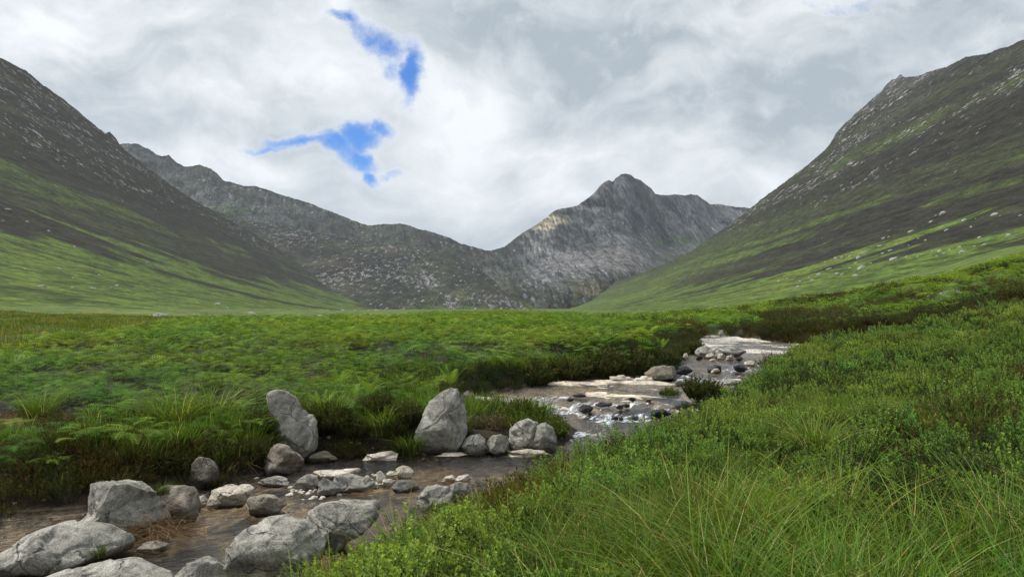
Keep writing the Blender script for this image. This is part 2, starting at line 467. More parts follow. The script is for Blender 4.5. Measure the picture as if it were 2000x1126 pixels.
def build_water():
    xs = np.arange(-14, 26, .075); ys = np.arange(4, 49.5, .075)
    X, Y = np.meshgrid(xs, ys)
    sd, rt = stream_sd(X, Y)
    zw = zwater(X, Y)
    grad = np.abs(zwater(X, Y + .25) - zwater(X, Y - .25)) / .5
    casc = sstep(.05, .14, grad)
    act = .006 + .06 * casc + .012 * slab_mask(X, Y)
    # small standing waves lying across the flow, which comes down from the upper right
    fl = (X * .55 + Y * .83); cr = (X * .83 - Y * .55)
    z = zw + act * (fbm(fl * 5, cr * 1.6, 3, 81) + .6 * fbm(X * 7, Y * 7, 2, 83))
    z = z + .05 * casc * fbm(X * 1.3, Y * 1.3, 3, 85)
    bedh = height(X, Y)
    dep = z - bedh
    f = casc * sstep(-.05, .35, fbm(X * 1.1, Y * 2.2, 4, 91) + .12)
    below = sstep(.03, .16, np.abs(zwater(X, Y + 1.3) - zwater(X, Y + .4)) / .9) * sstep(0.05, .4, fbm(X * .8, Y * 1.8, 4, 93) + .2)
    f = np.maximum(f, below * .9)
    f = np.maximum(f, .6 * slab_mask(X, Y) * sstep(.3, .55, fbm(X * .9, Y * 3, 4, 95)) * (Y < 27))
    f = np.clip(f, 0, 1)
    f = f * (fbm(X * .7, Y * .9, 3, 97) > -.35)
    for (px_, py_, w_, h_, k_) in FOAM:
        yy_ = 2.6 / ((py_ - HOR) / F) if py_ > 770 else (2.45 if py_ > 738 else 2.2) / ((py_ - HOR) / F)
        xx_ = (px_ - 1000) / F * yy_
        f = np.maximum(f, k_ * np.exp(-((X - xx_) / (w_ / F * yy_)) ** 2 - ((Y - yy_) / (h_ / F * yy_ * yy_ / 2.5)) ** 2))
    keep = (sd < .35)
    idx = -np.ones(X.shape, int); idx[keep] = np.arange(keep.sum())
    q = keep[:-1, :-1] & keep[1:, :-1] & keep[:-1, 1:] & keep[1:, 1:]
    Fq = np.stack([idx[:-1, :-1][q], idx[:-1, 1:][q], idx[1:, 1:][q], idx[1:, :-1][q]], 1)
    me = mesh_np('stream_water', np.stack([X[keep], Y[keep], z[keep]], 1), Fq, attrs={'foam': f[keep], 'rough': casc[keep]})
    m = bpy.data.materials.new('stream_water'); m.use_nodes = True; m.node_tree.nodes.clear()
    N = NT(m.node_tree)
    o = N.node('ShaderNodeOutputMaterial')
    pos = N.node('ShaderNodeNewGeometry').outputs['Position']
    mp = N.mapping(pos, (1, 1, 1), rot=(0, 0, math.radians(-32)))
    mp = N.mapping(mp, (.6, 2.0, 1))
    w1 = N.noise(mp, 5.5, 4, .55, .6); w2 = N.noise(mp, 22, 2, .5, .3)
    bp = N.node('ShaderNodeBump'); bp.inputs['Strength'].default_value = .9; bp.inputs['Distance'].default_value = .07
    N.put(bp.inputs['Height'], N.math('ADD', w1, N.math('MULTIPLY', w2, .15)))
    tr = N.node('ShaderNodeBsdfTransparent'); tr.inputs[0].default_value = (.95, .90, .82, 1)
    gl = N.node('ShaderNodeBsdfGlossy'); gl.inputs['Roughness'].default_value = .15
    N.l.new(bp.outputs[0], gl.inputs['Normal'])
    fr = N.node('ShaderNodeFresnel'); fr.inputs[0].default_value = 1.85; N.l.new(bp.outputs[0], fr.inputs['Normal'])
    mx = N.node('ShaderNodeMixShader'); N.l.new(fr.outputs[0], mx.inputs[0]); N.l.new(tr.outputs[0], mx.inputs[1]); N.l.new(gl.outputs[0], mx.inputs[2])
    fo = N.node('ShaderNodeBsdfPrincipled'); fo.inputs['Base Color'].default_value = (.74, .79, .82, 1); fo.inputs['Roughness'].default_value = .6
    fn = N.noise(N.mapping(N.mapping(pos, rot=(0, 0, math.radians(-57))), (.45, 1.4, .5)), 7, 7, .72)
    ff = N.ramp(N.math('ADD', N.math('MULTIPLY', N.attr('foam'), .52), N.math('MULTIPLY', N.math('SUBTRACT', fn, .5), 2.4)), .30, .85)
    mx2 = N.node('ShaderNodeMixShader'); N.put(mx2.inputs[0], ff); N.l.new(mx.outputs[0], mx2.inputs[1]); N.l.new(fo.outputs[0], mx2.inputs[2])
    N.l.new(mx2.outputs[0], o.inputs[0])
    new_obj('stream_water', me, mat=m, kind='structure')


# ------------------------------------------------------------------ hills
def poly(pts):
    a = np.array(pts, float)
    return lambda px: np.interp(px, a[:, 0], a[:, 1])


CREST_A = poly([(-500, -170), (-300, -60), (-120, 50), (0, 112), (50, 137), (85, 167), (119, 189), (149, 214), (189, 247), (206, 260), (214, 257), (226, 270), (234, 282), (249, 296), (298, 334), (348, 371), (398, 403),
                (440, 426), (480, 446), (520, 470), (560, 498), (600, 526), (640, 553), (680, 576), (720, 593), (760, 604), (800, 609), (900, 612)])
CREST_A2 = poly([(150, 330), (300, 372), (380, 396), (460, 427), (520, 436), (580, 446), (640, 458), (700, 470), (760, 478), (820, 484), (880, 497), (930, 520), (965, 548), (1000, 585), (1040, 606), (1100, 612)])
CREST_B = poly([(100, 300), (234, 281), (250, 279), (270, 282), (290, 291), (305, 302), (318, 305), (330, 303), (345, 317), (358, 325), (375, 324), (388, 321), (398, 324), (412, 329), (424, 338), (437, 352), (452, 356), (470, 362),
                (485, 363), (500, 363), (520, 370), (540, 377), (600, 395), (660, 418), (700, 434), (720, 440), (750, 438), (780, 436), (800, 440), (815, 447), (830, 449), (850, 455), (875, 463), (900, 475), (925, 482), (945, 488), (960, 489),
                (985, 482), (1003, 468), (1020, 456), (1040, 443), (1060, 430), (1080, 413), (1090, 408), (1110, 405), (1130, 400), (1145, 390), (1160, 378), (1172, 362), (1185, 353), (1191, 352), (1197, 356), (1203, 348), (1212, 341), (1222, 339),
                (1232, 341), (1240, 348), (1252, 353), (1262, 361), (1272, 368), (1280, 379), (1300, 381), (1318, 379), (1335, 381), (1350, 379), (1362, 381), (1372, 389), (1388, 399), (1400, 398), (1425, 402), (1463, 407), (1520, 412), (1600, 418), (1750, 430)])
CREST_D = poly([(980, 612), (1050, 603), (1130, 577), (1180, 556), (1250, 535), (1310, 510), (1350, 489), (1400, 456), (1463, 408), (1500, 379), (1560, 336), (1600, 302), (1612, 292), (1622, 280), (1632, 262), (1640, 252), (1650, 241),
                (1670, 222), (1690, 206), (1720, 179), (1732, 164), (1742, 156), (1750, 154), (1756, 147), (1760, 145), (1764, 150), (1770, 151), (1790, 149), (1820, 139), (1850, 130), (1870, 119), (1888, 111), (1895, 111), (1930, 104), (1950, 96),
                (1970, 91), (1990, 80), (2000, 78), (2100, 50), (2300, 0), (2500, -40)])

CA = np.array([(-.08, 50), (0, 66), (.04, 88), (.1, 120), (.2, 185), (.33, 290), (.49, 440), (.63, 610), (.7, 720), (1, 1000)])
CD = np.array([(-.08, 40), (0, 62), (.05, 95), (.1, 128), (.15, 165), (.3, 285), (.45, 420), (.6, 620), (.68, 760), (1, 1200)])


def depth_A(px, py):
    u = np.maximum((815 - px) / F, .012); q = np.clip((606 - py) / F / u, -.08, 1)
    d = np.interp(q, CA[:, 0], CA[:, 1]) / u
    return 1 / (1 / d + 1 / 3400.), q


def depth_D(px, py):
    u = np.maximum((px - 1060) / F, .012); q = np.clip((606 - py) / F / u, -.08, 1)
    d = np.interp(q, CD[:, 0], CD[:, 1]) / u
    return 1 / (1 / d + 1 / 3400.), q


def hill_sheet(name, pxs, n_rows, crest, base, depth, crag, back=250.0, seed=0, jag=1.0):
    """a hillside as seen: rows run from the foot to the crest and then down the far side"""
    pc = crest(pxs) + jag * (1.8 * fbm(pxs * .07, 0 * pxs + 3, 4, seed) + .9 * fbm(pxs * .35, 0 * pxs, 2, seed + 5))
    t = np.linspace(0, 1, n_rows)
    T, PX = np.meshgrid(t, pxs, indexing='ij')
    PB = base(pxs) if callable(base) else np.full(len(pxs), base, float)
    PB = np.maximum(PB, pc + 3)
    PY = PB[None] + (pc - PB)[None] * T
    d = depth(PX, PY)
    d, q = d if isinstance(d, tuple) else (d, T)
    x, y, z = at(PX, PY, d)
    rel = crag(x, y, z, T, q)                      # relief, metres along the line of sight
    k = 1 + rel / np.maximum(d, 1)
    x, y, z = x * k, y * k, z * k
    # back of the hill
    bk = np.array([.15, .5, 1.0])[:, None]
    xb = x[-1][None] * (1 + bk * back / y[-1][None]); yb = y[-1][None] + bk * back; zb = z[-1][None] - bk ** 1.5 * back * .8
    X = np.vstack([x, xb]); Yy = np.vstack([y, yb]); Z = np.vstack([z, zb])
    Q = np.vstack([q, np.repeat(q[-1:], 3, 0)]); TT = np.vstack([T, np.ones((3, len(pxs)))])
    return X, Yy, Z, TT, Q


def finish_sheet(name, X, Y, Z, col, rock, uv, mat, label=None):
    nr, nc = X.shape
    me = mesh_np(name, np.stack([X, Y, Z], -1).reshape(-1, 3), grid_faces(nr, nc),
                 attrs={'Col': col.reshape(-1, 3), 'rock': rock.ravel(), 'suv': uv.reshape(-1, 2)})
    return new_obj(name, me, mat=mat, kind='structure', label=label)


def hill_mat(name, fleck_scale, stretch, rockcol, detail_scale, bump=1.5, soft=.05, dots=.1, dotk=.35, crk=.3, ysq=.35):
    m = bpy.data.materials.new(name); m.use_nodes = True; m.node_tree.nodes.clear()
    N = NT(m.node_tree)
    o = N.node('ShaderNodeOutputMaterial'); b = N.node('ShaderNodeBsdfPrincipled')
    b.inputs['Roughness'].default_value = .95
    b.inputs['Specular IOR Level'].default_value = .15
    pos = N.node('ShaderNodeNewGeometry').outputs['Position']
    uv = N.attr('suv', out='Vector')
    col = N.attr('Col', out='Color'); rock = N.attr('rock')
    s1 = N.mapping(uv, stretch)
    f1 = N.noise(s1, fleck_scale, 6, .66, .4)
    f2 = N.noise(s1, fleck_scale * 3.7, 5, .65, .3)
    f = N.math('ADD', N.math('MULTIPLY', f1, .55), N.math('MULTIPLY', f2, .45))
    th = N.math('SUBTRACT', .675, N.math('MULTIPLY', rock, .24))
    mask = N.ramp(N.math('SUBTRACT', f, th), -soft * .3, soft)
    # loose boulders: one pale dot in some of the cells
    vo = N.node('ShaderNodeTexVoronoi'); N.put(vo.inputs['Vector'], N.mapping(uv, (dots, dots * .75, 1))); vo.inputs['Scale'].default_value = 1
    sepc = N.node('ShaderNodeSeparateColor'); N.l.new(vo.outputs['Color'], sepc.inputs[0])
    size = N.math('MULTIPLY', N.math('SUBTRACT', sepc.outputs[0], N.math('SUBTRACT', .93, N.math('MULTIPLY', rock, dotk))), .9)
    dotm = N.ramp(N.math('SUBTRACT', N.math('ADD', vo.outputs['Distance'], N.math('MULTIPLY', N.math('SUBTRACT', f2, .5), .5)), N.math('MINIMUM', size, .26)), .05, -.02)
    mask = N.math('MAXIMUM', mask, N.math('MULTIPLY', dotm, .85))
    ps = N.mapping(pos, (1, ysq, 1))
    d1 = N.noise(ps, detail_scale, 7, .66); d2 = N.noise(ps, detail_scale * 5, 5, .66)
    cr = N.noise(N.mapping(uv, (1.7, .55, 1)), fleck_scale * 1.1, 8, .7, .6)
    col = N.mix(1.0, col, N.mix(N.ramp(d1, .32, .68), (.42, .42, .42), (1.55, 1.55, 1.45)), 'MULTIPLY')
    col = N.mix(1.0, col, N.mix(N.ramp(d2, .35, .65), (.6, .6, .62), (1.4, 1.4, 1.3)), 'MULTIPLY')
    col = N.mix(crk, col, N.mix(1.0, col, N.mix(N.ramp(cr, .40, .55), (.32, .35, .38), (1.35, 1.32, 1.3)), 'MULTIPLY'))
    rc = N.mix(N.ramp(N.noise(pos, detail_scale * 2.2, 4, .6), .35, .65), tuple(.5 * v for v in rockcol), rockcol)
    N.put(b.inputs['Base Color'], N.mix(mask, col, rc))
    bp = N.node('ShaderNodeBump'); bp.inputs['Strength'].default_value = .8; bp.inputs['Distance'].default_value = bump
    N.put(bp.inputs['Height'], N.math('ADD', N.math('ADD', d1, N.math('MULTIPLY', d2, .35)), N.math('ADD', N.math('MULTIPLY', mask, .4), N.math('MULTIPLY', cr, crk))))
    N.l.new(bp.outputs[0], b.inputs['Normal'])
    N.l.new(b.outputs[0], o.inputs[0])
    return m


HEATH = C3(.021, .020, .015); GRASS = C3(.068, .104, .019); GRASS2 = C3(.092, .120, .022); OLIVE = C3(.042, .052, .02)


def build_hills():
    # --- near left flank
    px = np.linspace(-480, 900, 900)

    def crag(x, y, z, T, q):
        return (5 * fbm(x * .012, z * .03, 4, 101) + 12 * sstep(.4, .6, q) * (ridged(x * .012, z * .012, 4, 103) - .6)) * sstep(0, .2, T)
    X, Y, Z, T, q = hill_sheet('A', px, 420, CREST_A, 648, depth_A, crag, seed=1)
    qb = q + .40 * np.log(np.maximum(Y, 30) / 400.)
    band = fbm(Y / 160., (qb * 1000 + 15 * fbm(Y * .01, q * 30, 3, 7)) / 34., 5, 111)
    band2 = fbm(Y / 120., q * 1000 / 90. + Y / 700, 4, 113)
    pos = q + .05 * band2
    col = blend(GRASS + 0 * X[..., None], GRASS2, sstep(0, .5, fbm(X * .02, Y * .02, 3, 115)) * .7)
    col = blend(col, C3(.05, .085, .018), sstep(0, .4, fbm(X * .05, Y * .05, 4, 116)) * .5)
    gb = sstep(.12, .30, pos)                      # heather takes over with height
    hm = sstep(-.06, .10, band * .8 + (gb - .45) * 1.15)
    # named bands of heather running along the slope
    for q0, w, a in ((.14, .020, 1), (.02, .010, .7), (.30, .022, .9), (.47, .035, 1), (.39, .012, .8), (.60, .02, .8)):
        hm = np.maximum(hm, a * sstep(w * 1.6, w * .5, np.abs(qb - q0 - .03 * fbm(Y / 90., q * 20, 4, 118)) ) * sstep(-.25, .05, fbm(Y / 60., q * 14, 3, 119)))
    for q0, w, a in ((.345, .010, .55), (.315, .008, .5)):
        hm = hm * (1 - a * sstep(w * 1.6, w * .5, np.abs(q - q0 - .015 * fbm(Y / 100., q * 20, 4, 120))) * sstep(-.2, .1, fbm(Y / 80., q * 10, 3, 121)))
    col = blend(col, blend(HEATH + 0 * col, OLIVE, sstep(0, .4, fbm(X * .03, Z * .05, 4, 117)) * .55), hm)
    
    rock = .10 + .22 * sstep(.25, .40, pos) + .38 * sstep(.36, .46, pos) * sstep(-.3, .35, fbm(Y / 130., q * 26, 4, 123)) + .35 * sstep(.38, .52, pos) * sstep(.0, .5, fbm(X * .01, q * 9, 3, 125)) + .25 * sstep(.56, .66, pos)
    rock = rock + .5 * sstep(.03, .012, np.abs(q - .43 - .03 * fbm(Y / 200., q * 0, 3, 127))) * sstep(-.15, .2, fbm(Y / 50., q * 10, 3, 128))
    rock = np.clip(rock, 0, .62) - .12
    uv = np.stack([Y, q * 500 - X * .6], -1)
    mA = hill_mat('heather_hillside_left', .15, (.45, .55, 1), (.36, .35, .34), .16, soft=.035)
    finish_sheet('hillside', X, Y, Z, col, rock, uv, mA)

    # --- long boulder-strewn slope behind it
    px = np.linspace(150, 1100, 620)

    def dA2(PX, PY):
        c = CREST_A2(PX)
        t = np.clip((612 - PY) / np.maximum(612 - c, 2), 0, 1)
        return np.interp(PX, [150, 500, 800, 1000, 1100], [700, 950, 1150, 1250, 1300]) + t ** 1.1 * np.interp(PX, [150, 500, 900, 1100], [800, 700, 500, 150]), t

    def crag(x, y, z, T, q): return 16 * fbm(x * .012, z * .012, 5, 131) * sstep(0, .15, T)
    X, Y, Z, T, q = hill_sheet('A2', px, 260, CREST_A2, 614, dA2, crag, seed=2, jag=.7)
    pxx = np.broadcast_to(px, X.shape)
    col = blend(C3(.022, .024, .021) + 0 * X[..., None], C3(.045, .055, .03), sstep(-.1, .4, fbm(X * .012, Z * .02, 4, 133)) * .7)
    col = blend(col, C3(.06, .05, .04), sstep(.1, .5, fbm(X * .01, Z * .02, 4, 134)) * .5)
    col = blend(col, C3(.06, .10, .03), sstep(.28, .02, q) * sstep(740, 950, pxx) * .8)
    col = blend(col, C3(.12, .11, .05), sstep(.5, .1, np.hypot((pxx - 900) / 60, (q - .35) / .3)) * .5)
    rock = .50 + .30 * fbm(X * .008, Z * .02, 4, 135) + .3 * sstep(50, 10, np.abs(pxx - 760 - (1 - q) * 130)) * sstep(0, .3, fbm(X * .02, Z * .02, 3, 136))
    uv = np.stack([X - Z * .9, Z + X * .6], -1)
    mA2 = hill_mat('boulder_slope', .10, (.8, 1.3, 1), (.34, .325, .32), .05, bump=5, soft=.05, dots=.12, dotk=1.0, crk=.5, ysq=.7)
    finish_sheet('hillside', X, Y, Z, col, rock, uv, mA2)

    # --- right flank
    px = np.linspace(980, 2480, 960)

    def crag(x, y, z, T, q):
        return (4 * fbm(x * .014, z * .03, 4, 141) + 16 * sstep(.4, .62, q) * (ridged(x * .012, z * .014, 4, 143) - .6)) * sstep(0, .2, T)
    X, Y, Z, T, q = hill_sheet('D', px, 440, CREST_D, 640, depth_D, crag, seed=3)
    qb = q + .40 * np.log(np.maximum(Y, 30) / 400.)
    band = fbm(Y / 150., (qb * 1000 + 15 * fbm(Y * .01, q * 30, 3, 8)) / 34., 5, 151)
    pos = q + .05 * fbm(Y / 120., q * 10, 4, 153)
    col = blend(GRASS + 0 * X[..., None], GRASS2, sstep(0, .5, fbm(X * .02, Y * .02, 3, 155)) * .7)
    col = blend(col, C3(.05, .09, .02), sstep(0, .4, fbm(X * .06, Y * .06, 4, 156)) * .5)
    gb = sstep(.10, .27, pos)
    hm = sstep(-.05, .11, band * .8 + (gb - .45) * 1.2)
    for q0, w, a in ((.27, .016, .9), (.22, .009, .8), (.34, .022, .9), (.42, .02, .8), (.12, .008, .6), (.50, .02, .7)):
        hm = np.maximum(hm, a * sstep(w * 1.6, w * .5, np.abs(qb - q0 - .03 * fbm(Y / 90., q * 20, 4, 158))) * sstep(-.25, .05, fbm(Y / 60., q * 14, 3, 159)))
    for q0, w, a in ((.325, .010, .6), (.28, .012, .7), (.49, .014, .3)):
        hm = hm * (1 - a * sstep(w * 1.6, w * .5, np.abs(q - q0 - .02 * fbm(Y / 100., q * 20, 4, 160))) * sstep(-.3, .1, fbm(Y / 80., q * 10, 3, 161)))
    # the far foot of the flank stays green
    hm = hm * (1 - .6 * sstep(600, 1100, Y) * sstep(.5, .2, q))
    col = blend(col, blend(HEATH + 0 * col, OLIVE, sstep(0, .4, fbm(X * .03, Z * .05, 4, 157)) * .4), hm)
    col = blend(col, C3(.055, .058, .055), sstep(.53, .64, pos) * .7)
    rock = .12 + .22 * sstep(.25, .40, pos) + .36 * sstep(.33, .48, pos) * sstep(-.3, .35, fbm(Y / 130., q * 26, 4, 163)) + .35 * sstep(.42, .58, pos) * sstep(.0, .5, fbm(X * .01, q * 9, 3, 165)) + .35 * sstep(.56, .64, pos)
    rock = np.clip(rock, 0, .66) - .10
    uv = np.stack([Y, q * 500 + X * .6], -1)
    mD = hill_mat('heather_hillside_right', .15, (.45, .55, 1), (.36, .35, .335), .16, soft=.035)
    finish_sheet('hillside', X, Y, Z, col, rock, uv, mD)

    # --- head of the glen: rocky ridge, col and the pointed peak
    px = np.linspace(120, 1740, 1250)
    foot = lambda p: np.interp(p, [100, 800, 1000, 1200, 1740], [1300, 1350, 1500, 1700, 1900])
    top = lambda p: np.interp(p, [100, 300, 700, 960, 1100, 1230, 1300, 1400, 1740], [2300, 2500, 2500, 2250, 2700, 3000, 3300, 3700, 4200])

    def dB(PX, PY):
        c = CREST_B(PX)
        t = np.clip((614 - PY) / np.maximum(614 - c, 2), 0, 1)
        b = foot(PX); e = top(PX)
        # an inner step: the slope eases into a terrace then steepens
        return b + (e - b) * (.55 * t ** 1.3 + .45 * sstep(.25, .62, t)), t

    def crag(x, y, z, T, q):
        pxx = x / y * F + 1000
        g = ridged(x * .0065 + z * .0025, z * .0022, 5, 171) - .62
        g2 = fbm(x * .012, z * .010, 5, 173)
        amp = 95 * sstep(.3, .6, T) * sstep(1000, 1120, pxx) + 38
        return (amp * g * 1.6 + 22 * g2) * sstep(0, .1, T) * sstep(1.005, .96, T * .98)
    X, Y, Z, T, q = hill_sheet('B', px, 420, CREST_B, 614, dB, crag, back=700, seed=4, jag=.8)
    pxx = np.broadcast_to(px, X.shape)
    gul = ridged(X * .009 + Z * .004, Z * .0035, 5, 181)
    rk = C3(.098, .104, .118) + 0 * X[..., None]
    rk = blend(rk, C3(.04, .046, .05), sstep(.55, .85, gul))
    rk = blend(rk, C3(.165, .163, .175), sstep(.05, .45, fbm(X * .016 + Z * .01, Z * .006, 4, 183)) * .7)
    veg = C3(.038, .040, .031) + 0 * X[..., None]
    veg = blend(veg, C3(.055, .072, .033), sstep(.05, .45, fbm(X * .005, Z * .009, 3, 185)) * .5)
    bottom = sstep(.62, .30, T)
    isC = sstep(985, 1060, pxx)
    vm = np.clip(.72 * (1 - isC) + .25 * isC + .9 * fbm(X * .007, Z * .01, 5, 187) + bottom * .35, 0, 1)
    vm = vm * (1 - .75 * isC * sstep(.5, .75, T))
    col = rk * (1 - vm[..., None]) + veg * vm[..., None]

    def spot(cx, cy, rx, ry, c, a):
        nonlocal col
        PYv = HOR - Z / Y * F
        dd = np.hypot((pxx - cx) / rx, (PYv - cy) / ry) + .6 * fbm(X * .012, Z * .012, 4, 191)
        col = blend(col, c, sstep(1.1, .5, dd) * a)
    spot(1325, 470, 60, 14, C3(.065, .10, .035), .8); spot(1280, 550, 50, 12, C3(.05, .085, .03), .8)
    spot(1180, 562, 90, 20, C3(.13, .115, .055), .7); spot(980, 600, 80, 14, C3(.07, .11, .035), .8)
    spot(450, 412, 60, 16, C3(.055, .085, .03), .7); spot(745, 462, 60, 16, C3(.035, .045, .028), .8)
    spot(1072, 434, 46, 20, C3(.40, .35, .26), .8); spot(1120, 405, 50, 8, C3(.20, .19, .15), .5)  # first spot: sunlit patch on the peak's flank, painted into the rock colour
    spot(1170, 510, 120, 25, C3(.15, .14, .14), .5)
    rock = .42 + .3 * fbm(X * .006, Z * .01, 4, 193) + .22 * isC * sstep(.25, .45, T) * sstep(.75, .5, T) + .1 * bottom * isC
    rock = rock - .06 - .25 * isC * sstep(.7, .85, T) + .08 * sstep(.05, .15, T) * sstep(.6, .4, T) * sstep(900, 1000, pxx) * sstep(1300, 1200, pxx)
    uv = np.stack([X + Z * .5 * np.where(pxx < 985, 1, .3), Z - X * .25 * (pxx < 985)], -1)
    mB = hill_mat('granite_ridge', .045, (1.6, .8, 1), (.31, .30, .315), .022, bump=16, soft=.06, dots=.06, dotk=.7, crk=1.0, ysq=1.0)
    finish_sheet('mountain', X, Y, Z, col, rock, uv, mB)


def build_haze():
    x0, x1, y0, y1, z0, z1 = -5000, 5000, -5000, 5300, -8, 900
    V = [(x, y, z) for z in (z0, z1) for x, y in ((x0, y0), (x1, y0), (x1, y1), (x0, y1))]
    Fc = [(3, 2, 1, 0), (4, 5, 6, 7), (0, 1, 5, 4), (1, 2, 6, 5), (2, 3, 7, 6), (3, 0, 4, 7)]
    me = mesh_np('haze', V, Fc, smooth=False)
    m = bpy.data.materials.new('haze_air'); m.use_nodes = True; m.node_tree.nodes.clear()
    N = NT(m.node_tree); o = N.node('ShaderNodeOutputMaterial'); v = N.node('ShaderNodeVolumePrincipled')
    v.inputs['Color'].default_value = (.80, .88, 1.0, 1); v.inputs['Density'].default_value = HAZE; v.inputs['Anisotropy'].default_value = .2
    N.l.new(v.outputs[0], o.inputs['Volume'])
    new_obj('haze', me, mat=m, kind='stuff')


HAZE = 0.000055


#PART2
# ------------------------------------------------------------------ rocks
def rock_mat(name, base, dark, light, lichen=.25, bumpd=.02):
    m = bpy.data.materials.new(name); m.use_nodes = True; m.node_tree.nodes.clear()
    N = NT(m.node_tree)
    o = N.node('ShaderNodeOutputMaterial'); b = N.node('ShaderNodeBsdfPrincipled')
    geo = N.node('ShaderNodeNewGeometry'); pos = geo.outputs['Position']
    big = N.noise(pos, 2.3, 5, .62, .3); mid = N.noise(pos, 9, 6, .68); fine = N.noise(pos, 60, 4, .65); vf = N.noise(pos, 170, 2, .5)
    c = N.mix(N.ramp(mid, .36, .60), dark, base)
    c = N.mix(N.ramp(big, .50, .62), c, light)
    c = N.mix(N.math('MULTIPLY', N.ramp(N.noise(pos, 1.7, 7, .7, .5), .53, .62), .55), c, tuple(.42 * v for v in base))
    c = N.mix(N.math('MULTIPLY', N.ramp(N.noise(pos, 5, 7, .72), .52, .60), lichen), c, (.045, .042, .035))
    c = N.mix(1.0, c, N.mix(N.ramp(fine, .32, .68), (.68, .68, .68), (1.28, 1.28, 1.28)), 'MULTIPLY')
    c = N.mix(1.0, c, N.mix(N.ramp(vf, .35, .65), (.75, .75, .75), (1.25, 1.25, 1.22)), 'MULTIPLY')
    wp = N.vmath('ADD', pos, N.vmath('SCALE', N.noise(pos, 2.5, 3, .5, out=1), None))
    wp.node.inputs[1].links[0].from_node.inputs[3].default_value = .5
    ve = N.node('ShaderNodeTexVoronoi'); ve.feature = 'DISTANCE_TO_EDGE'; N.put(ve.inputs['Vector'], wp); ve.inputs['Scale'].default_value = 1.15
    crk = N.math('MULTIPLY', N.ramp(ve.outputs['Distance'], 0.002, .014, 1.0, 0.0), N.ramp(big, .42, .55))
    c = N.mix(N.math('MULTIPLY', crk, .5), c, (.03, .028, .024))
    tint = N.attr('stain', out='Fac')                     # tide line of peat and algae round the foot
    c = N.mix(N.math('MULTIPLY', tint, N.ramp(mid, .25, .5, .75, 1.0)), c, (.030, .024, .018))
    N.put(b.inputs['Base Color'], c)
    N.put(b.inputs['Roughness'], N.math('SUBTRACT', .92, N.math('MULTIPLY', tint, .4)))
    b.inputs['Specular IOR Level'].default_value = .3
    bp = N.node('ShaderNodeBump'); bp.inputs['Strength'].default_value = 1.0; bp.inputs['Distance'].default_value = bumpd * 1.6
    N.put(bp.inputs['Height'], N.math('ADD', N.math('ADD', mid, N.math('MULTIPLY', fine, .35)), N.math('SUBTRACT', N.math('MULTIPLY', vf, .12), crk)))
    N.l.new(bp.outputs[0], b.inputs['Normal'])
    N.l.new(b.outputs[0], o.inputs[0])
    return m


M_GREY = rock_mat('grey_granite', (.33, .315, .275), (.19, .18, .155), (.43, .41, .365), .35)
M_BROWN = rock_mat('brown_granite', (.24, .205, .16), (.14, .12, .09), (.33, .29, .235), .35)
M_PALE = rock_mat('pale_granite', (.52, .46, .38), (.38, .32, .25), (.64, .60, .53), .08)
M_DARK = rock_mat('wet_dark_granite', (.045, .045, .048), (.02, .02, .022), (.09, .09, .095), .1)
M_FAR = rock_mat('far_granite', (.36, .345, .32), (.22, .21, .19), (.46, .45, .43), .15, .06)
M_SLATE = rock_mat('dark_grey_granite', (.15, .145, .13), (.08, .078, .07), (.22, .21, .19), .3)
MATS = dict(k=M_SLATE, g=M_GREY, b=M_BROWN, p=M_PALE, d=M_DARK, f=M_FAR)


def ico(sub):
    import bmesh
    bm = bmesh.new(); bmesh.ops.create_icosphere(bm, subdivisions=sub, radius=1.0)
    V = np.array([v.co[:] for v in bm.verts]); Fc = np.array([[v.index for v in f.verts] for f in bm.faces])
    bm.free(); return V, Fc


ICO = {k: ico(k) for k in (2, 3, 4, 5, 6)}


def n3(V, s, seed, oct=4):
    return (fbm(V[:, 0] * s + 3.1, V[:, 1] * s, oct, seed) + fbm(V[:, 1] * s, V[:, 2] * s + 1.7, oct, seed + 1) + fbm(V[:, 2] * s, V[:, 0] * s, oct, seed + 2)) / 1.9


def polar_radius(pts, th):
    """radius of polygon pts (about the origin) in each direction th"""
    P = np.array(pts, float); Q = np.roll(P, -1, 0)
    c, s = np.cos(th), np.sin(th)
    R = np.zeros_like(th)
    for (ax, ay), (bx, by) in zip(P, Q):
        ex, ey = bx - ax, by - ay
        den = c * ey - s * ex
        den = np.where(np.abs(den) < 1e-9, 1e-9, den)
        t = (ax * ey - ay * ex) / den
        k = (ax * s - ay * c) / den
        k = -k if False else k
        u = np.where(np.abs(ex) > np.abs(ey), (t * c - ax) / (ex if abs(ex) > 1e-9 else 1e-9), (t * s - ay) / (ey if abs(ey) > 1e-9 else 1e-9))
        ok = (t > 0) & (u >= -1e-6) & (u <= 1 + 1e-6)
        R = np.where(ok & (t > R), t, R)
    return R


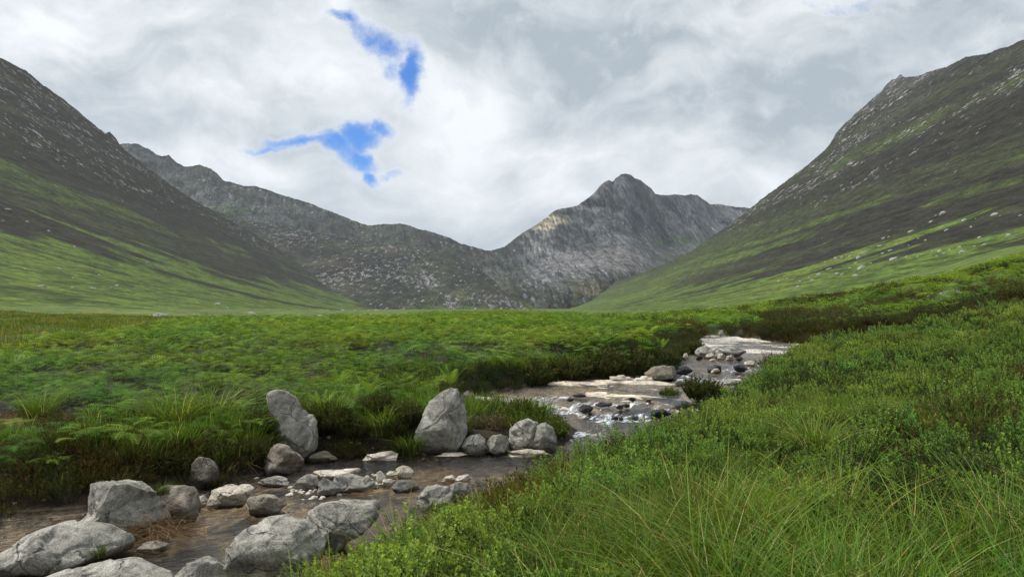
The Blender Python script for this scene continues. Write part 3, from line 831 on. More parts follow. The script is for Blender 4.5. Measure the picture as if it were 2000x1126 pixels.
def outline_rock(pts, Y, sub=5, seed=0, thick=.75, rough=1.0, facets=7, stain_z=None, cuts=None, ridge=None):
    """a boulder whose outline, seen from the path, follows pts (photo pixels) at distance Y, with real thickness"""
    x, _, z = at([p[0] for p in pts], [p[1] for p in pts], Y)
    cx, cz = (x.min() + x.max()) / 2, (z.min() + z.max()) / 2
    V, Fc = ICO[sub]
    r2 = np.random.default_rng(seed + 500)
    V = V.copy()
    w, h = x.max() - x.min(), z.max() - z.min()
    S = math.sqrt(w * h) / 2
    # a blunt-edged polyhedron: the soft minimum of random planes
    K = 11 + facets
    nn = r2.normal(size=(K, 3)); nn /= np.linalg.norm(nn, axis=1, keepdims=True)
    nn = np.vstack([nn, [[0, -.85, .5], [0, -.9, -.3], [0, .2, 1]]]); nn /= np.linalg.norm(nn, axis=1, keepdims=True)
    hh = r2.uniform(.64, 1.0, len(nn))
    pw = 34.0
    V2 = V + .05 * np.stack([n3(V, 1.4, seed + 31, 2), n3(V, 1.4, seed + 35, 2), n3(V, 1.4, seed + 39, 2)], 1)
    rad0 = (np.maximum(V2 @ nn.T, 0) / hh[None]) ** pw
    rad0 = rad0.sum(1) ** (-1 / pw)
    P = V * rad0[:, None] * np.array([w / 2, S * thick * 1.25, h / 2])
    for (a, lim) in (cuts or []):
        a = np.array(a, float); a /= np.linalg.norm(a)
        dd = P @ a - lim * S
        P -= a[None] * (np.maximum(dd, 0) * .92)[:, None]
    # stretch back so that the silhouette keeps the traced outline
    for _ in range(3):
        ang = np.arctan2(P[:, 2], P[:, 0]); rad = np.hypot(P[:, 0], P[:, 2]); nb = 64 if sub >= 5 else 22
        k = ((ang + math.pi) / (2 * math.pi) * nb).astype(int) % nb
        mxr = np.zeros(nb); np.maximum.at(mxr, k, rad)
        cen = (np.arange(nb) + .5) / nb * 2 * math.pi - math.pi
        fac = polar_radius(list(zip(x - cx, z - cz)), cen) / np.maximum(mxr, 1e-6)
        fac = np.where(mxr > 1e-6, fac, 1.0); fac = np.clip(fac, .5, 1.7); fac = fac if sub >= 5 else .5 * fac + .25 * np.roll(fac, 1) + .25 * np.roll(fac, -1)
        ff = np.interp(ang, np.r_[cen - 2 * math.pi, cen, cen + 2 * math.pi], np.r_[fac, fac, fac])
        P[:, 0] *= ff; P[:, 2] *= ff
    nrm = P / np.maximum(np.linalg.norm(P, axis=1, keepdims=True), 1e-6)
    Q = P / S
    # broken plates: each patch of the surface stands a little in or out of its neighbours
    Qw = Q + .12 * np.stack([n3(Q, 1.8, seed + 51, 3), n3(Q, 1.8, seed + 55, 3), n3(Q, 1.8, seed + 59, 3)], 1)
    sd_ = r2.normal(size=(22, 3)); sd_ /= np.linalg.norm(sd_, axis=1, keepdims=True); sd_ *= .95
    dd = np.linalg.norm(Qw[:, None] - sd_[None], axis=2); o2 = np.argpartition(dd, 1, axis=1)[:, :2]
    d0 = np.take_along_axis(dd, o2, 1); first = np.where(d0[:, 0] < d0[:, 1], 0, 1)
    a0 = o2[np.arange(len(P)), first]; gap = np.abs(d0[:, 0] - d0[:, 1])
    off = r2.uniform(-1, 1, 22)
    plate = .055 * off[a0] * sstep(0, .05, gap) - .015 * sstep(.03, .0, gap)
    disp = .035 * n3(Q, .9, seed + 3, 3) + .04 * n3(Q, 2.6, seed + 7, 5) + .016 * n3(Q, 9, seed + 9, 3)
    crack = np.abs(n3(Q * np.array([1, .6, 1.4]), .8, seed + 13, 3))
    disp = disp - .03 * sstep(.035, .0, crack)
    P += nrm * ((disp + plate) * S * rough)[:, None]
    # rock yaw: lean depth slightly with the slope so the base is wider
    loc = np.array([cx, Y, cz])
    me_attr = np.zeros(len(P))
    if stain_z is not None:
        zz = P[:, 2] + cz
        me_attr = sstep(stain_z[1], stain_z[0], zz + .06 * S * n3(Q, 2.2, seed + 17, 3))
    return P, Fc, loc, me_attr, w, h


n_rock = 0


def rock(name, pts, Y=None, base=None, label=None, mat='g', group=None, cat='boulder', wet=None, sub=5, **kw):
    """Y from the pixel row of the rock's foot when it stands in the stream"""
    global n_rock
    n_rock += 1
    if Y is None:
        Yg = 12.0
        for _ in range(30):
            Yg = float(np.clip(-zwater(0, Yg) / ((base - HOR) / F), 3, 60)) * .5 + Yg * .5
        Y = Yg
    S = math.sqrt((max(p[0] for p in pts) - min(p[0] for p in pts)) * (max(p[1] for p in pts) - min(p[1] for p in pts))) / F * Y / 2
    Yc = Y + S * .5                                   # the middle of the rock is behind its foot
    k = 1.0
    st = None
    if wet is not None:
        zw = float(zwater(0, Y)); st = (zw - .02, zw + max(wet, .01))
    P, Fc, loc, at_, w, h = outline_rock(pts, Yc, sub=sub, seed=n_rock, stain_z=st, **kw)
    me = mesh_np(name, P, Fc, attrs={'stain': at_})
    o = new_obj(name, me, mat=MATS[mat], label=label, cat=cat, group=group)
    o.location = loc
    return o


def build_rocks():
    G1 = None
    rock('boulder', [(-90, 1130), (-60, 1110), (0, 1076), (40, 1054), (80, 1036), (112, 1024), (150, 1024), (190, 1036), (222, 1056), (234, 1075), (222, 1098), (190, 1110), (150, 1118), (60, 1150), (-60, 1170)],
         base=1118, label='long smooth grey boulder with a grass tuft filling the bottom left corner', thick=.7, sub=6, wet=.12, facets=4)
    rock('boulder', [(136, 1032), (150, 1004), (162, 985), (166, 972), (180, 946), (190, 941), (215, 934), (262, 936), (285, 952), (298, 985), (308, 1004), (318, 1012), (305, 1030), (262, 1056), (230, 1056), (180, 1045)],
         base=1058, label='large angular grey boulder with a diagonal edge, second from the bottom left corner', thick=.85, sub=6, wet=.06,
         cuts=[((-.5, -.75, .45), .62), ((.55, -.8, .15), .6), ((0, -.3, 1), .82)], facets=3)
    rock('boulder', [(296, 965), (310, 951), (332, 946), (352, 948), (372, 960), (386, 985), (388, 1003), (378, 1022), (345, 1032), (312, 1022)],
         base=1028, label='rounded boulder, pale on top and blackish below, right of the large angular one', mat='b', wet=.55, thick=.9)
    rock('boulder', [(30, 1150), (70, 1124), (110, 1116), (160, 1110), (215, 1105), (250, 1107), (300, 1114), (345, 1124), (360, 1150), (200, 1190), (60, 1190)],
         base=1165, label='low flat grey slab along the bottom edge left of the small rounded rock', thick=.6, wet=.1, sub=6)
    rock('boulder', [(348, 1140), (352, 1112), (372, 1094), (400, 1087), (425, 1096), (442, 1118), (446, 1140), (440, 1160), (370, 1165)],
         base=1150, label='small rounded speckled rock cut by the bottom edge of the picture', thick=.9, wet=.1)
    rock('boulder', [(452, 1060), (472, 1035), (505, 1021), (545, 1017), (590, 1021), (612, 1040), (628, 1068), (622, 1092), (604, 1112), (580, 1135), (520, 1150), (470, 1140), (455, 1100)],
         base=1140, label='broad grey boulder with a horizontal crack on the near bank at the bottom', thick=.85, sub=6, wet=.12, facets=5)
    rock('boulder', [(585, 1030), (605, 1000), (632, 983), (660, 976), (700, 976), (722, 974), (738, 975), (745, 990), (738, 1015), (700, 1045), (660, 1080), (620, 1080), (596, 1060)],
         base=1080, label='grey and brown boulder half under green shrubs behind the broad cracked one', mat='g', thick=.8, sub=6)
    rock('boulder', [(522, 778), (530, 763), (548, 758), (566, 761), (582, 772), (595, 796), (603, 806), (615, 808), (622, 826), (622, 850), (619, 875), (608, 895), (588, 908), (560, 906), (530, 895), (514, 868), (514, 830), (520, 800)],
         base=900, label='tall pale grey boulder leaning out of the left bank among dark heather', thick=.6, sub=6, wet=.25, facets=4, rough=1.2, cuts=[((.1, -1, .25), .55)])
    rock('boulder', [(510, 912), (516, 890), (527, 874), (542, 866), (560, 871), (576, 884), (586, 902), (582, 918), (560, 930), (528, 935), (514, 925)],
         base=925, label='rounded brown-grey boulder at the foot of the tall leaning one', mat='b', wet=.2, thick=.95)
    rock('boulder', [(811, 850), (817, 836), (827, 815), (838, 786), (849, 777), (862, 766), (877, 758), (896, 760), (905, 778), (912, 805), (912, 835), (906, 862), (895, 884), (870, 894), (834, 890), (817, 872)],
         base=886, label='big slanting grey boulder with a lit top face, middle of the stream bank', thick=.85, sub=6, wet=.22,
         cuts=[((-.25, -.9, .55), .45), ((.8, -.6, .05), .55), ((-.1, -1, -.5), .62)], facets=2)
    rock('boulder', [(902, 872), (908, 858), (922, 848), (938, 847), (948, 858), (949, 876), (944, 890), (915, 888)], base=886, label='small grey boulder beside the big slanting one', wet=.12, thick=.9)
    rock('boulder', [(948, 876), (952, 862), (962, 850), (978, 847), (990, 854), (995, 868), (990, 884), (970, 890), (953, 886)], base=886, label='small blocky grey boulder with a moss tuft at its left edge', wet=.1, thick=.9, cuts=[((.3, -.9, .2), .6)])
    rock('boulder', [(992, 862), (996, 840), (1008, 826), (1030, 818), (1050, 824), (1056, 845), (1050, 870), (1030, 882), (1002, 878)], base=880, label='grey speckled boulder pressed against a taller twin below the bushes', wet=.08, thick=.9)
    rock('boulder', [(1032, 858), (1036, 840), (1048, 830), (1065, 827), (1080, 836), (1089, 852), (1089, 872), (1078, 886), (1052, 886), (1036, 876)], base=884, label='rounded grey boulder with dark foot at the right end of the row', wet=.30, thick=.95)
    rock('boulder', [(996, 842), (1000, 822), (1018, 811), (1042, 812), (1050, 826), (1046, 842)], Y=16.6, label='light brown rock above the row, under the two green bushes', mat='b', thick=.9)
    rock('boulder', [(900, 790), (903, 768), (914, 761), (926, 767), (929, 782), (922, 798)], Y=19.5, label='small rounded brown rock just behind the big slanting boulder', mat='b')
    rock('boulder', [(926, 797), (936, 784), (972, 777), (1005, 779), (1016, 786), (1004, 800), (960, 806)], Y=19.6, label='flat grey slab rock upstream behind the bushes', mat='g', thick=1.1)
    rock('boulder', [(366, 945), (376, 905), (392, 888), (410, 892), (424, 912), (428, 938), (412, 956), (380, 958)], base=950, label='dark brown rock tucked into the overhanging left bank heather', mat='b', wet=.5)
    rock('boulder', [(692, 878), (698, 860), (708, 850), (722, 855), (728, 870), (722, 884)], Y=15.6, label='small pale rock showing in the left bank heather', mat='b')
    # stones in the lower reach
    st = [
        ([(408, 978), (414, 955), (432, 948), (462, 952), (470, 945), (488, 943), (502, 950), (498, 970), (480, 986), (430, 990)], 984, 'p', 'wide cream-coloured rock with a dark wet notch, in mid stream', .05),
        ([(472, 990), (482, 972), (505, 965), (532, 967), (552, 975), (560, 984), (550, 996), (525, 1008), (488, 1008)], 1002, 'b', 'low rounded brown-grey rock alone in the flowing water', .10),
        ([(500, 944), (512, 934), (545, 930), (566, 934), (570, 942), (552, 950), (515, 952)], 946, 'g', 'flat grey stone with a dark right end near the left bank', .04),
        ([(574, 948), (586, 933), (602, 924), (616, 932), (626, 946), (618, 958), (585, 958)], 955, 'g', 'pale grey dome-shaped rock behind a heap of pebbles', .02),
        ([(620, 960), (624, 940), (632, 932), (648, 940), (664, 950), (666, 958), (655, 968), (628, 970)], 965, 'k', 'dark grey pointed rock right of the pebble heap', .06),
        ([(646, 945), (655, 928), (668, 924), (690, 928), (715, 933), (728, 945), (720, 955), (690, 962), (655, 960)], 958, 'g', 'brown-grey ridge-backed rock right of the dark pointed one', .05),
        ([(608, 930), (614, 918), (628, 917), (650, 920), (680, 914), (700, 913), (706, 920), (690, 930), (640, 936)], 932, 'p', 'long cream-coloured stone lying across the shallows', .02),
        ([(733, 940), (736, 922), (743, 918), (752, 928), (754, 940), (744, 948)], 944, 'p', 'small upright white stone between pebbles and the white dome', .01),
        ([(744, 946), (748, 936), (762, 933), (772, 940), (768, 950), (750, 952)], 948, 'p', 'small flat white stone beside the upright one', .01),
        ([(770, 926), (774, 914), (786, 908), (798, 910), (808, 920), (804, 932), (780, 934)], 929, 'p', 'white dome-shaped stone in the brown pool', .02),
        ([(752, 926), (760, 920), (770, 920), (776, 926), (766, 932)], 930, 'p', 'tiny white stone left of the white dome', .01),
        ([(764, 950), (775, 938), (800, 936), (818, 945), (822, 954), (800, 962), (772, 962)], 956, 'k', 'black wet ledge stone with water pouring over it', .08),
        ([(812, 985), (818, 968), (832, 952), (850, 946), (874, 948), (886, 960), (882, 978), (860, 995), (825, 998)], 990, 'g', 'pale blue-grey angular rock at the near edge of the stream', .06),
        ([(872, 968), (880, 948), (895, 938), (914, 940), (922, 955), (912, 975), (885, 980)], 975, 'g', 'grey rock partly covered by near bank shrubs', .03),
        ([(978, 888), (995, 879), (1030, 875), (1062, 878), (1078, 887), (1060, 894), (1000, 895)], 890, 'p', 'bright white flat slab at the foot of the boulder row', .0),
        ([(846, 890), (866, 884), (900, 882), (915, 886), (905, 893), (862, 895)], 890, 'p', 'thin pale slab below the big slanting boulder', .0),
        ([(708, 898), (718, 886), (742, 882), (764, 880), (778, 888), (776, 900), (740, 905)], 897, 'p', 'pinkish slab under the drooping grass tuft at the left bank', .02),
        ([(600, 896), (612, 884), (630, 880), (650, 886), (662, 896), (640, 904), (612, 904)], 900, 'b', 'low reddish brown rock in the shadow of the left bank', .12),
        ([(374, 980), (382, 968), (398, 966), (406, 976), (402, 990), (382, 992)], 988, 'p', 'small cream stone right of the blackish rounded boulder', .02),
        ([(404, 985), (410, 974), (424, 972), (432, 982), (424, 992)], 990, 'b', 'little brown stone beside the small cream one', .02),
        ([(270, 1072), (282, 1058), (302, 1056), (326, 1062), (330, 1072), (312, 1082), (280, 1082)], 1078, 'b', 'brown rock caught under the straw debris', .03),
        ([(192, 1043), (196, 1037), (206, 1038), (208, 1045), (202, 1050), (194, 1049)], 1060, 'g', 'tiny stone wedged between the two largest bottom left boulders', None),
        ([(862, 940), (870, 930), (884, 927), (892, 934), (886, 942)], 939, 'p', 'little cream stone at the lip of the small drop, left of its pair', .01),
        ([(888, 938), (896, 928), (914, 926), (922, 932), (914, 940)], 938, 'p', 'orange-cream stone at the lip of the small drop, right of its pair', .01),
    ]
    for pts, b, m, lab, wt in st:
        if m == 'g' and b == 1060:
            rock('stone', pts, Y=9.35, label=lab, mat=m, cat='stone', sub=4)
        else:
            rock('stone', pts, base=b, label=lab, mat=m, cat='stone', wet=wt if wt else None, sub=5, thick=.85, facets=6)
    # upstream
    up = [
        ([(1258, 736), (1264, 722), (1276, 714), (1300, 712), (1318, 715), (1323, 724), (1322, 740), (1300, 744), (1268, 744)], 742, 'b', 'boulder', 'long brown block of rock under overhanging heather at the small falls', .08),
        ([(1188, 744), (1196, 735), (1215, 731), (1230, 734), (1238, 743), (1215, 748)], 745, 'p', 'stone', 'white half-round stone, left of the brown block under the heather', None),
        ([(1236, 744), (1245, 736), (1262, 733), (1276, 738), (1280, 745), (1255, 749)], 746, 'p', 'stone', 'white stone with an orange end against the brown block', None),
        ([(1360, 694), (1362, 682), (1372, 675), (1384, 675), (1393, 684), (1394, 696), (1380, 700)], 699, 'g', 'boulder', 'dark rounded boulder below the small dark bush, upstream', None),
        ([(1376, 700), (1380, 691), (1390, 688), (1398, 694), (1396, 702)], 702, 'p', 'stone', 'pale rounded stone in front of the dark rounded boulder', None),
        ([(1404, 694), (1408, 682), (1420, 675), (1440, 676), (1456, 680), (1458, 690), (1440, 697), (1415, 699)], 697, 'g', 'boulder', 'large flat-topped grey block in the upper reach', None),
        ([(1333, 698), (1336, 690), (1342, 689), (1346, 698), (1340, 702)], 702, 'p', 'stone', 'cream stone at the left edge of the upper reach', None),
        ([(1358, 702), (1362, 694), (1370, 693), (1374, 700), (1366, 704)], 703, 'd', 'stone', 'small dark stone at the left of the upper stone row', None),
        ([(1394, 700), (1398, 684), (1404, 680), (1411, 690), (1408, 700)], 700, 'g', 'stone', 'grey wedge-shaped stone left of the flat-topped block', None),
        ([(1400, 702), (1404, 692), (1412, 689), (1418, 696), (1414, 703)], 703, 'g', 'stone', 'egg-shaped grey stone in front of the wedge-shaped one', None),
        ([(1416, 704), (1420, 694), (1430, 692), (1436, 699), (1430, 705)], 704, 'p', 'stone', 'cream stone in the middle of the upper stone row', None),
        ([(1436, 703), (1440, 696), (1448, 695), (1452, 701), (1444, 705)], 704, 'd', 'stone', 'black wet stone at the right end of the upper stone row', None),
        ([(1384, 704), (1390, 700), (1398, 700), (1400, 704), (1392, 707)], 706, 'p', 'stone', 'flat cream stone at the water edge of the upper stone row', None),
        ([(1391, 684), (1398, 677), (1406, 678), (1405, 684), (1396, 687)], 688, 'p', 'stone', 'white flat stone behind the wedge-shaped grey one', None),
        ([(1340, 652), (1343, 641), (1348, 639), (1353, 645), (1352, 653)], 660, 'f', 'stone', 'small pinkish rock in the heather at the far bend', None),
        ([(1403, 654), (1406, 645), (1412, 644), (1413, 653), (1408, 657)], 659, 'f', 'stone', 'small white rock in the heather above the upper reach', None),
        ([(1340, 661), (1348, 656), (1358, 657), (1357, 662), (1346, 664)], 663, 'p', 'stone', 'flat white stone behind the leftmost bush of the upper reach', None),
        ([(1129, 802), (1131, 793), (1141, 788), (1154, 790), (1161, 798), (1152, 805), (1136, 806)], 805, 'd', 'stone', 'largest rounded black stone at the lip of the pale ledge', None),
        ([(1160, 792), (1164, 785), (1180, 784), (1198, 786), (1196, 793), (1175, 795)], 794, 'd', 'stone', 'long black stone right of the largest black one on the ledge', None),
        ([(1192, 819), (1196, 812), (1204, 811), (1209, 816), (1206, 821)], 821, 'd', 'stone', 'small round black stone below the little waterfall', None),
        ([(1207, 820), (1210, 814), (1216, 814), (1218, 819), (1214, 822)], 821, 'd', 'stone', 'smaller black stone touching the small round one below the fall', None),
        ([(1232, 817), (1236, 811), (1246, 812), (1248, 818), (1240, 821)], 820, 'd', 'stone', 'black stone at the right end of the pool edge', None),
        ([(1116, 775), (1120, 769), (1136, 768), (1148, 771), (1142, 776)], 777, 'd', 'stone', 'long flat black stone in the rapids left of centre', None),
        ([(1106, 782), (1110, 777), (1120, 777), (1122, 781), (1114, 784)], 784, 'd', 'stone', 'black stone at the left of the rapids', None),
        ([(1226, 780), (1230, 775), (1240, 776), (1244, 781), (1236, 784)], 784, 'd', 'stone', 'black stone in the middle of the rapids', None),
        ([(1250, 782), (1255, 776), (1272, 776), (1280, 780), (1270, 785)], 785, 'b', 'stone', 'brown domed stone in the rapids under the little bush', None),
        ([(1202, 797), (1206, 790), (1216, 790), (1218, 797), (1210, 800)], 800, 'd', 'stone', 'black stone beside the top of the little waterfall', None),
        ([(1216, 792), (1221, 788), (1230, 789), (1230, 794), (1222, 796)], 796, 'd', 'stone', 'flat black stone right of the little waterfall', None),
        ([(1268, 810), (1274, 800), (1296, 798), (1312, 803), (1306, 812), (1284, 816)], 815, 'd', 'stone', 'broad black ledge beside the near bank shrubs', None),
        ([(1312, 792), (1320, 783), (1345, 782), (1356, 788), (1350, 796), (1324, 798)], 798, 'd', 'stone', 'dark ledge in the water below the large heather bush', None),
        ([(1320, 730), (1324, 717), (1336, 714), (1350, 718), (1352, 726), (1340, 732)], 732, 'd', 'stone', 'black rock with water running over it at the left of the falls', None),
        ([(1380, 726), (1386, 716), (1400, 711), (1412, 716), (1410, 726), (1394, 730)], 728, 'd', 'stone', 'black rock in the middle of the falls', None),
        ([(1388, 728), (1392, 720), (1402, 718), (1406, 725), (1398, 730)], 730, 'p', 'stone', 'orange-cream rock in the middle of the falls', None),
        ([(1432, 720), (1436, 712), (1450, 711), (1462, 718), (1456, 726), (1440, 727)], 727, 'd', 'stone', 'black rock at the right of the falls', None),
        ([(1450, 712), (1456, 705), (1470, 704), (1478, 710), (1470, 716)], 715, 'p', 'stone', 'pale rock at the near bank beside the falls', None),
        ([(1408, 748), (1416, 741), (1440, 741), (1452, 746), (1440, 752), (1418, 753)], 752, 'g', 'stone', 'flat grey stone right of the large heather bush', None),
        ([(1316, 748), (1324, 740), (1342, 738), (1350, 744), (1344, 752), (1324, 753)], 752, 'g', 'stone', 'flat pale stone left of the large heather bush', None),
        ([(1088, 848), (1092, 838), (1102, 834), (1112, 842), (1110, 850), (1096, 853)], 852, 'p', 'stone', 'little cream stone at the foot of the right-hand green bush', None),
    ]
    for pts, b, m, cat, lab, wt in up:
        rock(cat, pts, base=b, label=lab, mat=m, cat=cat, wet=wt, sub=4, thick=.9, facets=6)
    # pebble heaps
    V, Fc = ICO[3]
    protos = []
    for k in range(5):
        Q = V * np.array([1, .8 + .1 * k, .6]) * (1 + .12 * n3(V, 1.1, 700 + k, 3))[:, None]
        protos.append(mesh_np('pebble', Q, Fc, attrs={'stain': np.zeros(len(V))}))
    r3 = np.random.default_rng(5)
    spots = [(r3.uniform(566, 622), r3.uniform(944, 964), 0) for _ in range(44)] + [(r3.uniform(716, 746), r3.uniform(930, 952), 1) for _ in range(26)] + [(r3.uniform(560, 700), r3.uniform(950, 975), 2) for _ in range(14)]
    labs = ['cream pebble in the heap before the pale dome-shaped rock', 'tan pebble in the small heap left of the white stones', 'pebble lying loose in the shallows around the heaps']
    grps = ['pebbles heaped before the pale rock', 'pebbles heaped by the white stones', 'loose pebbles in the shallows']
    for (px, py, g) in spots:
        Y = 3.0 / ((py - HOR) / F)
        x, y, _ = at(px, py, Y)
        s = r3.uniform(.022, .05)
        mnd = .06 if g < 2 else 0.0
        zz = float(zwater(0, Y)) + (mnd * r3.random() - .005)
        me = protos[r3.integers(5)]
        if not me.materials: me.materials.append(M_PALE)
        o = new_obj('pebble', me, label=labs[g], cat='pebble', group=grps[g])
        o.location = (x, y + .0, zz); o.scale = (s, s, s); o.rotation_euler = (0, 0, r3.uniform(0, 6.3))


def build_far_boulders():
    """boulders on the two hillsides and the moor: a few shapes, each boulder an object of its own"""
    protos = []
    for k in range(7):
        V, Fc = ICO[4]
        r2 = np.random.default_rng(900 + k)
        P = V * np.array([1.0, .8, .62])
        for j in range(7):
            a = r2.normal(size=3); a[2] = abs(a[2]) * .8; a /= np.linalg.norm(a)
            dd = P @ a; lim = np.percentile(dd, 84 + r2.random() * 8)
            P = P - a[None] * (np.maximum(dd - lim, 0) * .9)[:, None]
        P = P * (1 + .1 * n3(P, 1.3, 930 + k, 4) + .03 * n3(P, 5, 950 + k, 3))[:, None]
        me = mesh_np('boulder', P, Fc, attrs={'stain': np.zeros(len(P))}); me.materials.append(M_FAR)
        protos.append(me)
    # (centre x, centre y, width, height) in the photo, label or None
    Ls = [(315, 614, 38, 13, 'largest pale boulder in the left meadow, long and flat'), (629, 617, 26, 9, 'pale flat boulder at the far edge of the bracken, left of centre'),
          (491, 610, 17, 9, 'rounded grey boulder with a dark top in the left meadow'), (425, 592, 13, 8, 'small rounded boulder in the meadow above the rounded grey one'),
          (80, 557, 21, 12, 'dark-backed grey boulder on the left slope'), (181, 562, 15, 7, 'pale boulder in the peat hollow of the left slope'), (140, 561, 9, 7, 'small boulder at the left end of the peat hollow'),
          (218, 562, 6, 9, 'narrow upright boulder at the right end of the peat hollow'), (229, 557, 10, 7, 'tilted pale boulder above the right end of the peat hollow'), (22, 560, 18, 4, 'thin pale slab low on the left slope'),
          (488, 552, 13, 6, 'lone pale boulder on the left slope under the dark heather band'), (288, 511, 10, 5, 'small pale boulder in the green gap between heather bands'), (381, 613, 7, 3, None), (444, 600, 6, 4, None),
          (256, 613, 9, 3, None), (279, 614, 5, 3, None), (116, 523, 9, 5, None), (141, 542, 6, 4, None), (134, 548, 5, 3, None), (48, 525, 6, 4, None), (41, 557, 8, 3, None), (12, 606, 8, 3, None), (193, 536, 5, 3, None),
          (351, 521, 5, 3, None), (330, 520, 4, 3, None), (395, 543, 6, 3, None), (536, 585, 6, 4, None), (578, 578, 5, 3, None), (605, 589, 6, 3, None), (670, 586, 9, 4, None), (735, 600, 10, 5, None), (14, 408, 15, 5, None),
          (5, 430, 5, 4, None), (53, 432, 8, 4, None), (190, 424, 5, 3, None), (312, 458, 6, 3, None), (273, 454, 5, 3, None), (95, 450, 6, 4, None), (145, 480, 6, 3, None), (385, 470, 5, 3, None), (586, 614, 7, 6, 'small dark rock beside the pale flat boulder'),
          (530, 519, 5, 3, None), (560, 552, 5, 3, None), (640, 583, 6, 3, None), (694, 596, 7, 3, None), (720, 603, 6, 3, None)]
    c = 3.754
    Rs = [(925, 388, 64, 30, 'large pale flat-topped boulder on the lower right slope'), (687, 452, 62, 40, 'large tilted pale boulder, lowest of the boulder field on the right slope'), (665, 380, 44, 36, 'broad pale boulder at the heart of the boulder field on the right slope'),
          (712, 343, 64, 24, 'long pale slab above the broad boulder in the boulder field'), (1662, 65, 55, 30, 'pale blocky boulder high on the green right slope near the picture edge'), (1430, 340, 56, 36, 'rounded pale boulder on the green slope, far right'),
          (1278, 55, 50, 40, 'pair-like split boulder on the heather edge of the right slope'), (1260, 332, 44, 28, 'pale oval boulder left of the rounded one on the green slope'), (1550, 234, 34, 22, None), (1765, 216, 46, 34, 'pale slanting boulder near the right picture edge'),
          (847, 240, 26, 26, None), (885, 232, 16, 16, None), (500, 390, 34, 38, None), (540, 380, 24, 26, None), (320, 422, 20, 32, None), (375, 503, 40, 20, None), (508, 500, 34, 26, None), (545, 505, 28, 22, None), (640, 513, 38, 22, None),
          (325, 546, 44, 20, None), (213, 596, 40, 18, 'small pale boulder lowest on the left of the boulder field'), (1295, 640, 74, 34, 'smooth oval pale boulder among heather on the moor'), (1190, 700, 40, 34, 'tan boulder in a gap of the heather on the moor'),
          (1180, 670, 30, 18, 'small tan rock directly above the tan boulder on the moor'), (1395, 630, 34, 22, 'small grey boulder right of the smooth oval one'), (1508, 830, 60, 52, 'pinkish pointed boulder among the shrubs nearest on the right'), (1380, 688, 24, 18, None),
          (1195, 121, 36, 20, None), (1440, 106, 38, 26, None), (1490, 158, 20, 20, None), (1310, 180, 42, 18, None), (1050, 190, 44, 18, None), (990, 112, 28, 20, None), (1240, 372, 28, 15, None), (1095, 378, 24, 16, None), (1015, 376, 30, 16, None),
          (840, 352, 30, 15, None), (897, 330, 42, 15, None), (1590, 285, 46, 18, None), (1405, 305, 26, 18, None), (1210, 340, 18, 22, None), (480, 236, 26, 12, None), (240, 556, 20, 20, None), (78, 553, 26, 14, None), (140, 536, 16, 14, None), (35, 542, 22, 10, None),
          (1155, 256, 22, 15, None), (1105, 243, 24, 12, None), (600, 371, 32, 18, None), (450, 464, 50, 12, None), (820, 296, 34, 14, None), (1525, 100, 14, 14, None), (1705, 78, 14, 18, None), (755, 425, 16, 14, None), (1290, 355, 30, 14, None), (1330, 325, 24, 14, None),
          (1515, 300, 26, 12, None), (1300, 402, 24, 12, None), (180, 465, 26, 20, None), (645, 423, 30, 12, None), (600, 460, 22, 14, None), (30, 200, 50, 22, None), (75, 165, 50, 22, None), (1850, 75, 26, 14, None), (160, 425, 18, 12, None), (420, 415, 16, 12, None), (1230, 75, 18, 14, None),
          (1155, 628, 22, 12, None), (1108, 75, 22, 12, None), (1030, 295, 20, 10, None), (300, 530, 16, 16, None)]
    Rs = [(1500 + a / c, 400 + b / c, w / c, h / c, l) for a, b, w, h, l in Rs]
    rr = np.random.default_rng(77)
    n = 0
    for side, lst in (('left', Ls), ('right', Rs)):
        for (px, py, w, h, lab) in lst:
            pyb = py + h * .35
            x, y, z = ground_pt(px, pyb, 12, 420)
            dg = y
            d, q = (depth_A if side == 'left' else depth_D)(np.array([px]), np.array([pyb]))
            ok = np.isfinite(d[0])
            crest = (CREST_A if side == 'left' else CREST_D)(px)
            if pyb < 640 and d[0] < dg and pyb > crest:
                x, y, z = [float(v) for v in at(px, pyb, d[0])]
            sx = w / F * y / 2 * 1.08; sz = h / F * y / 2 * 1.6
            o = new_obj('boulder', protos[n % 7], cat='boulder', group='pale boulders scattered on the %s-hand slope' % side,
                        label=lab or 'one of the small pale granite boulders scattered over the grassy %s-hand slope' % side)
            o.location = (x, y, z)
            o.scale = (sx, (sx + sz) * .6, sz * 1.2); o.rotation_euler = (rr.uniform(-.1, .1), (-.25 if side == 'right' else .15) + rr.uniform(-.1, .1), rr.uniform(-.5, .5))
            n += 1


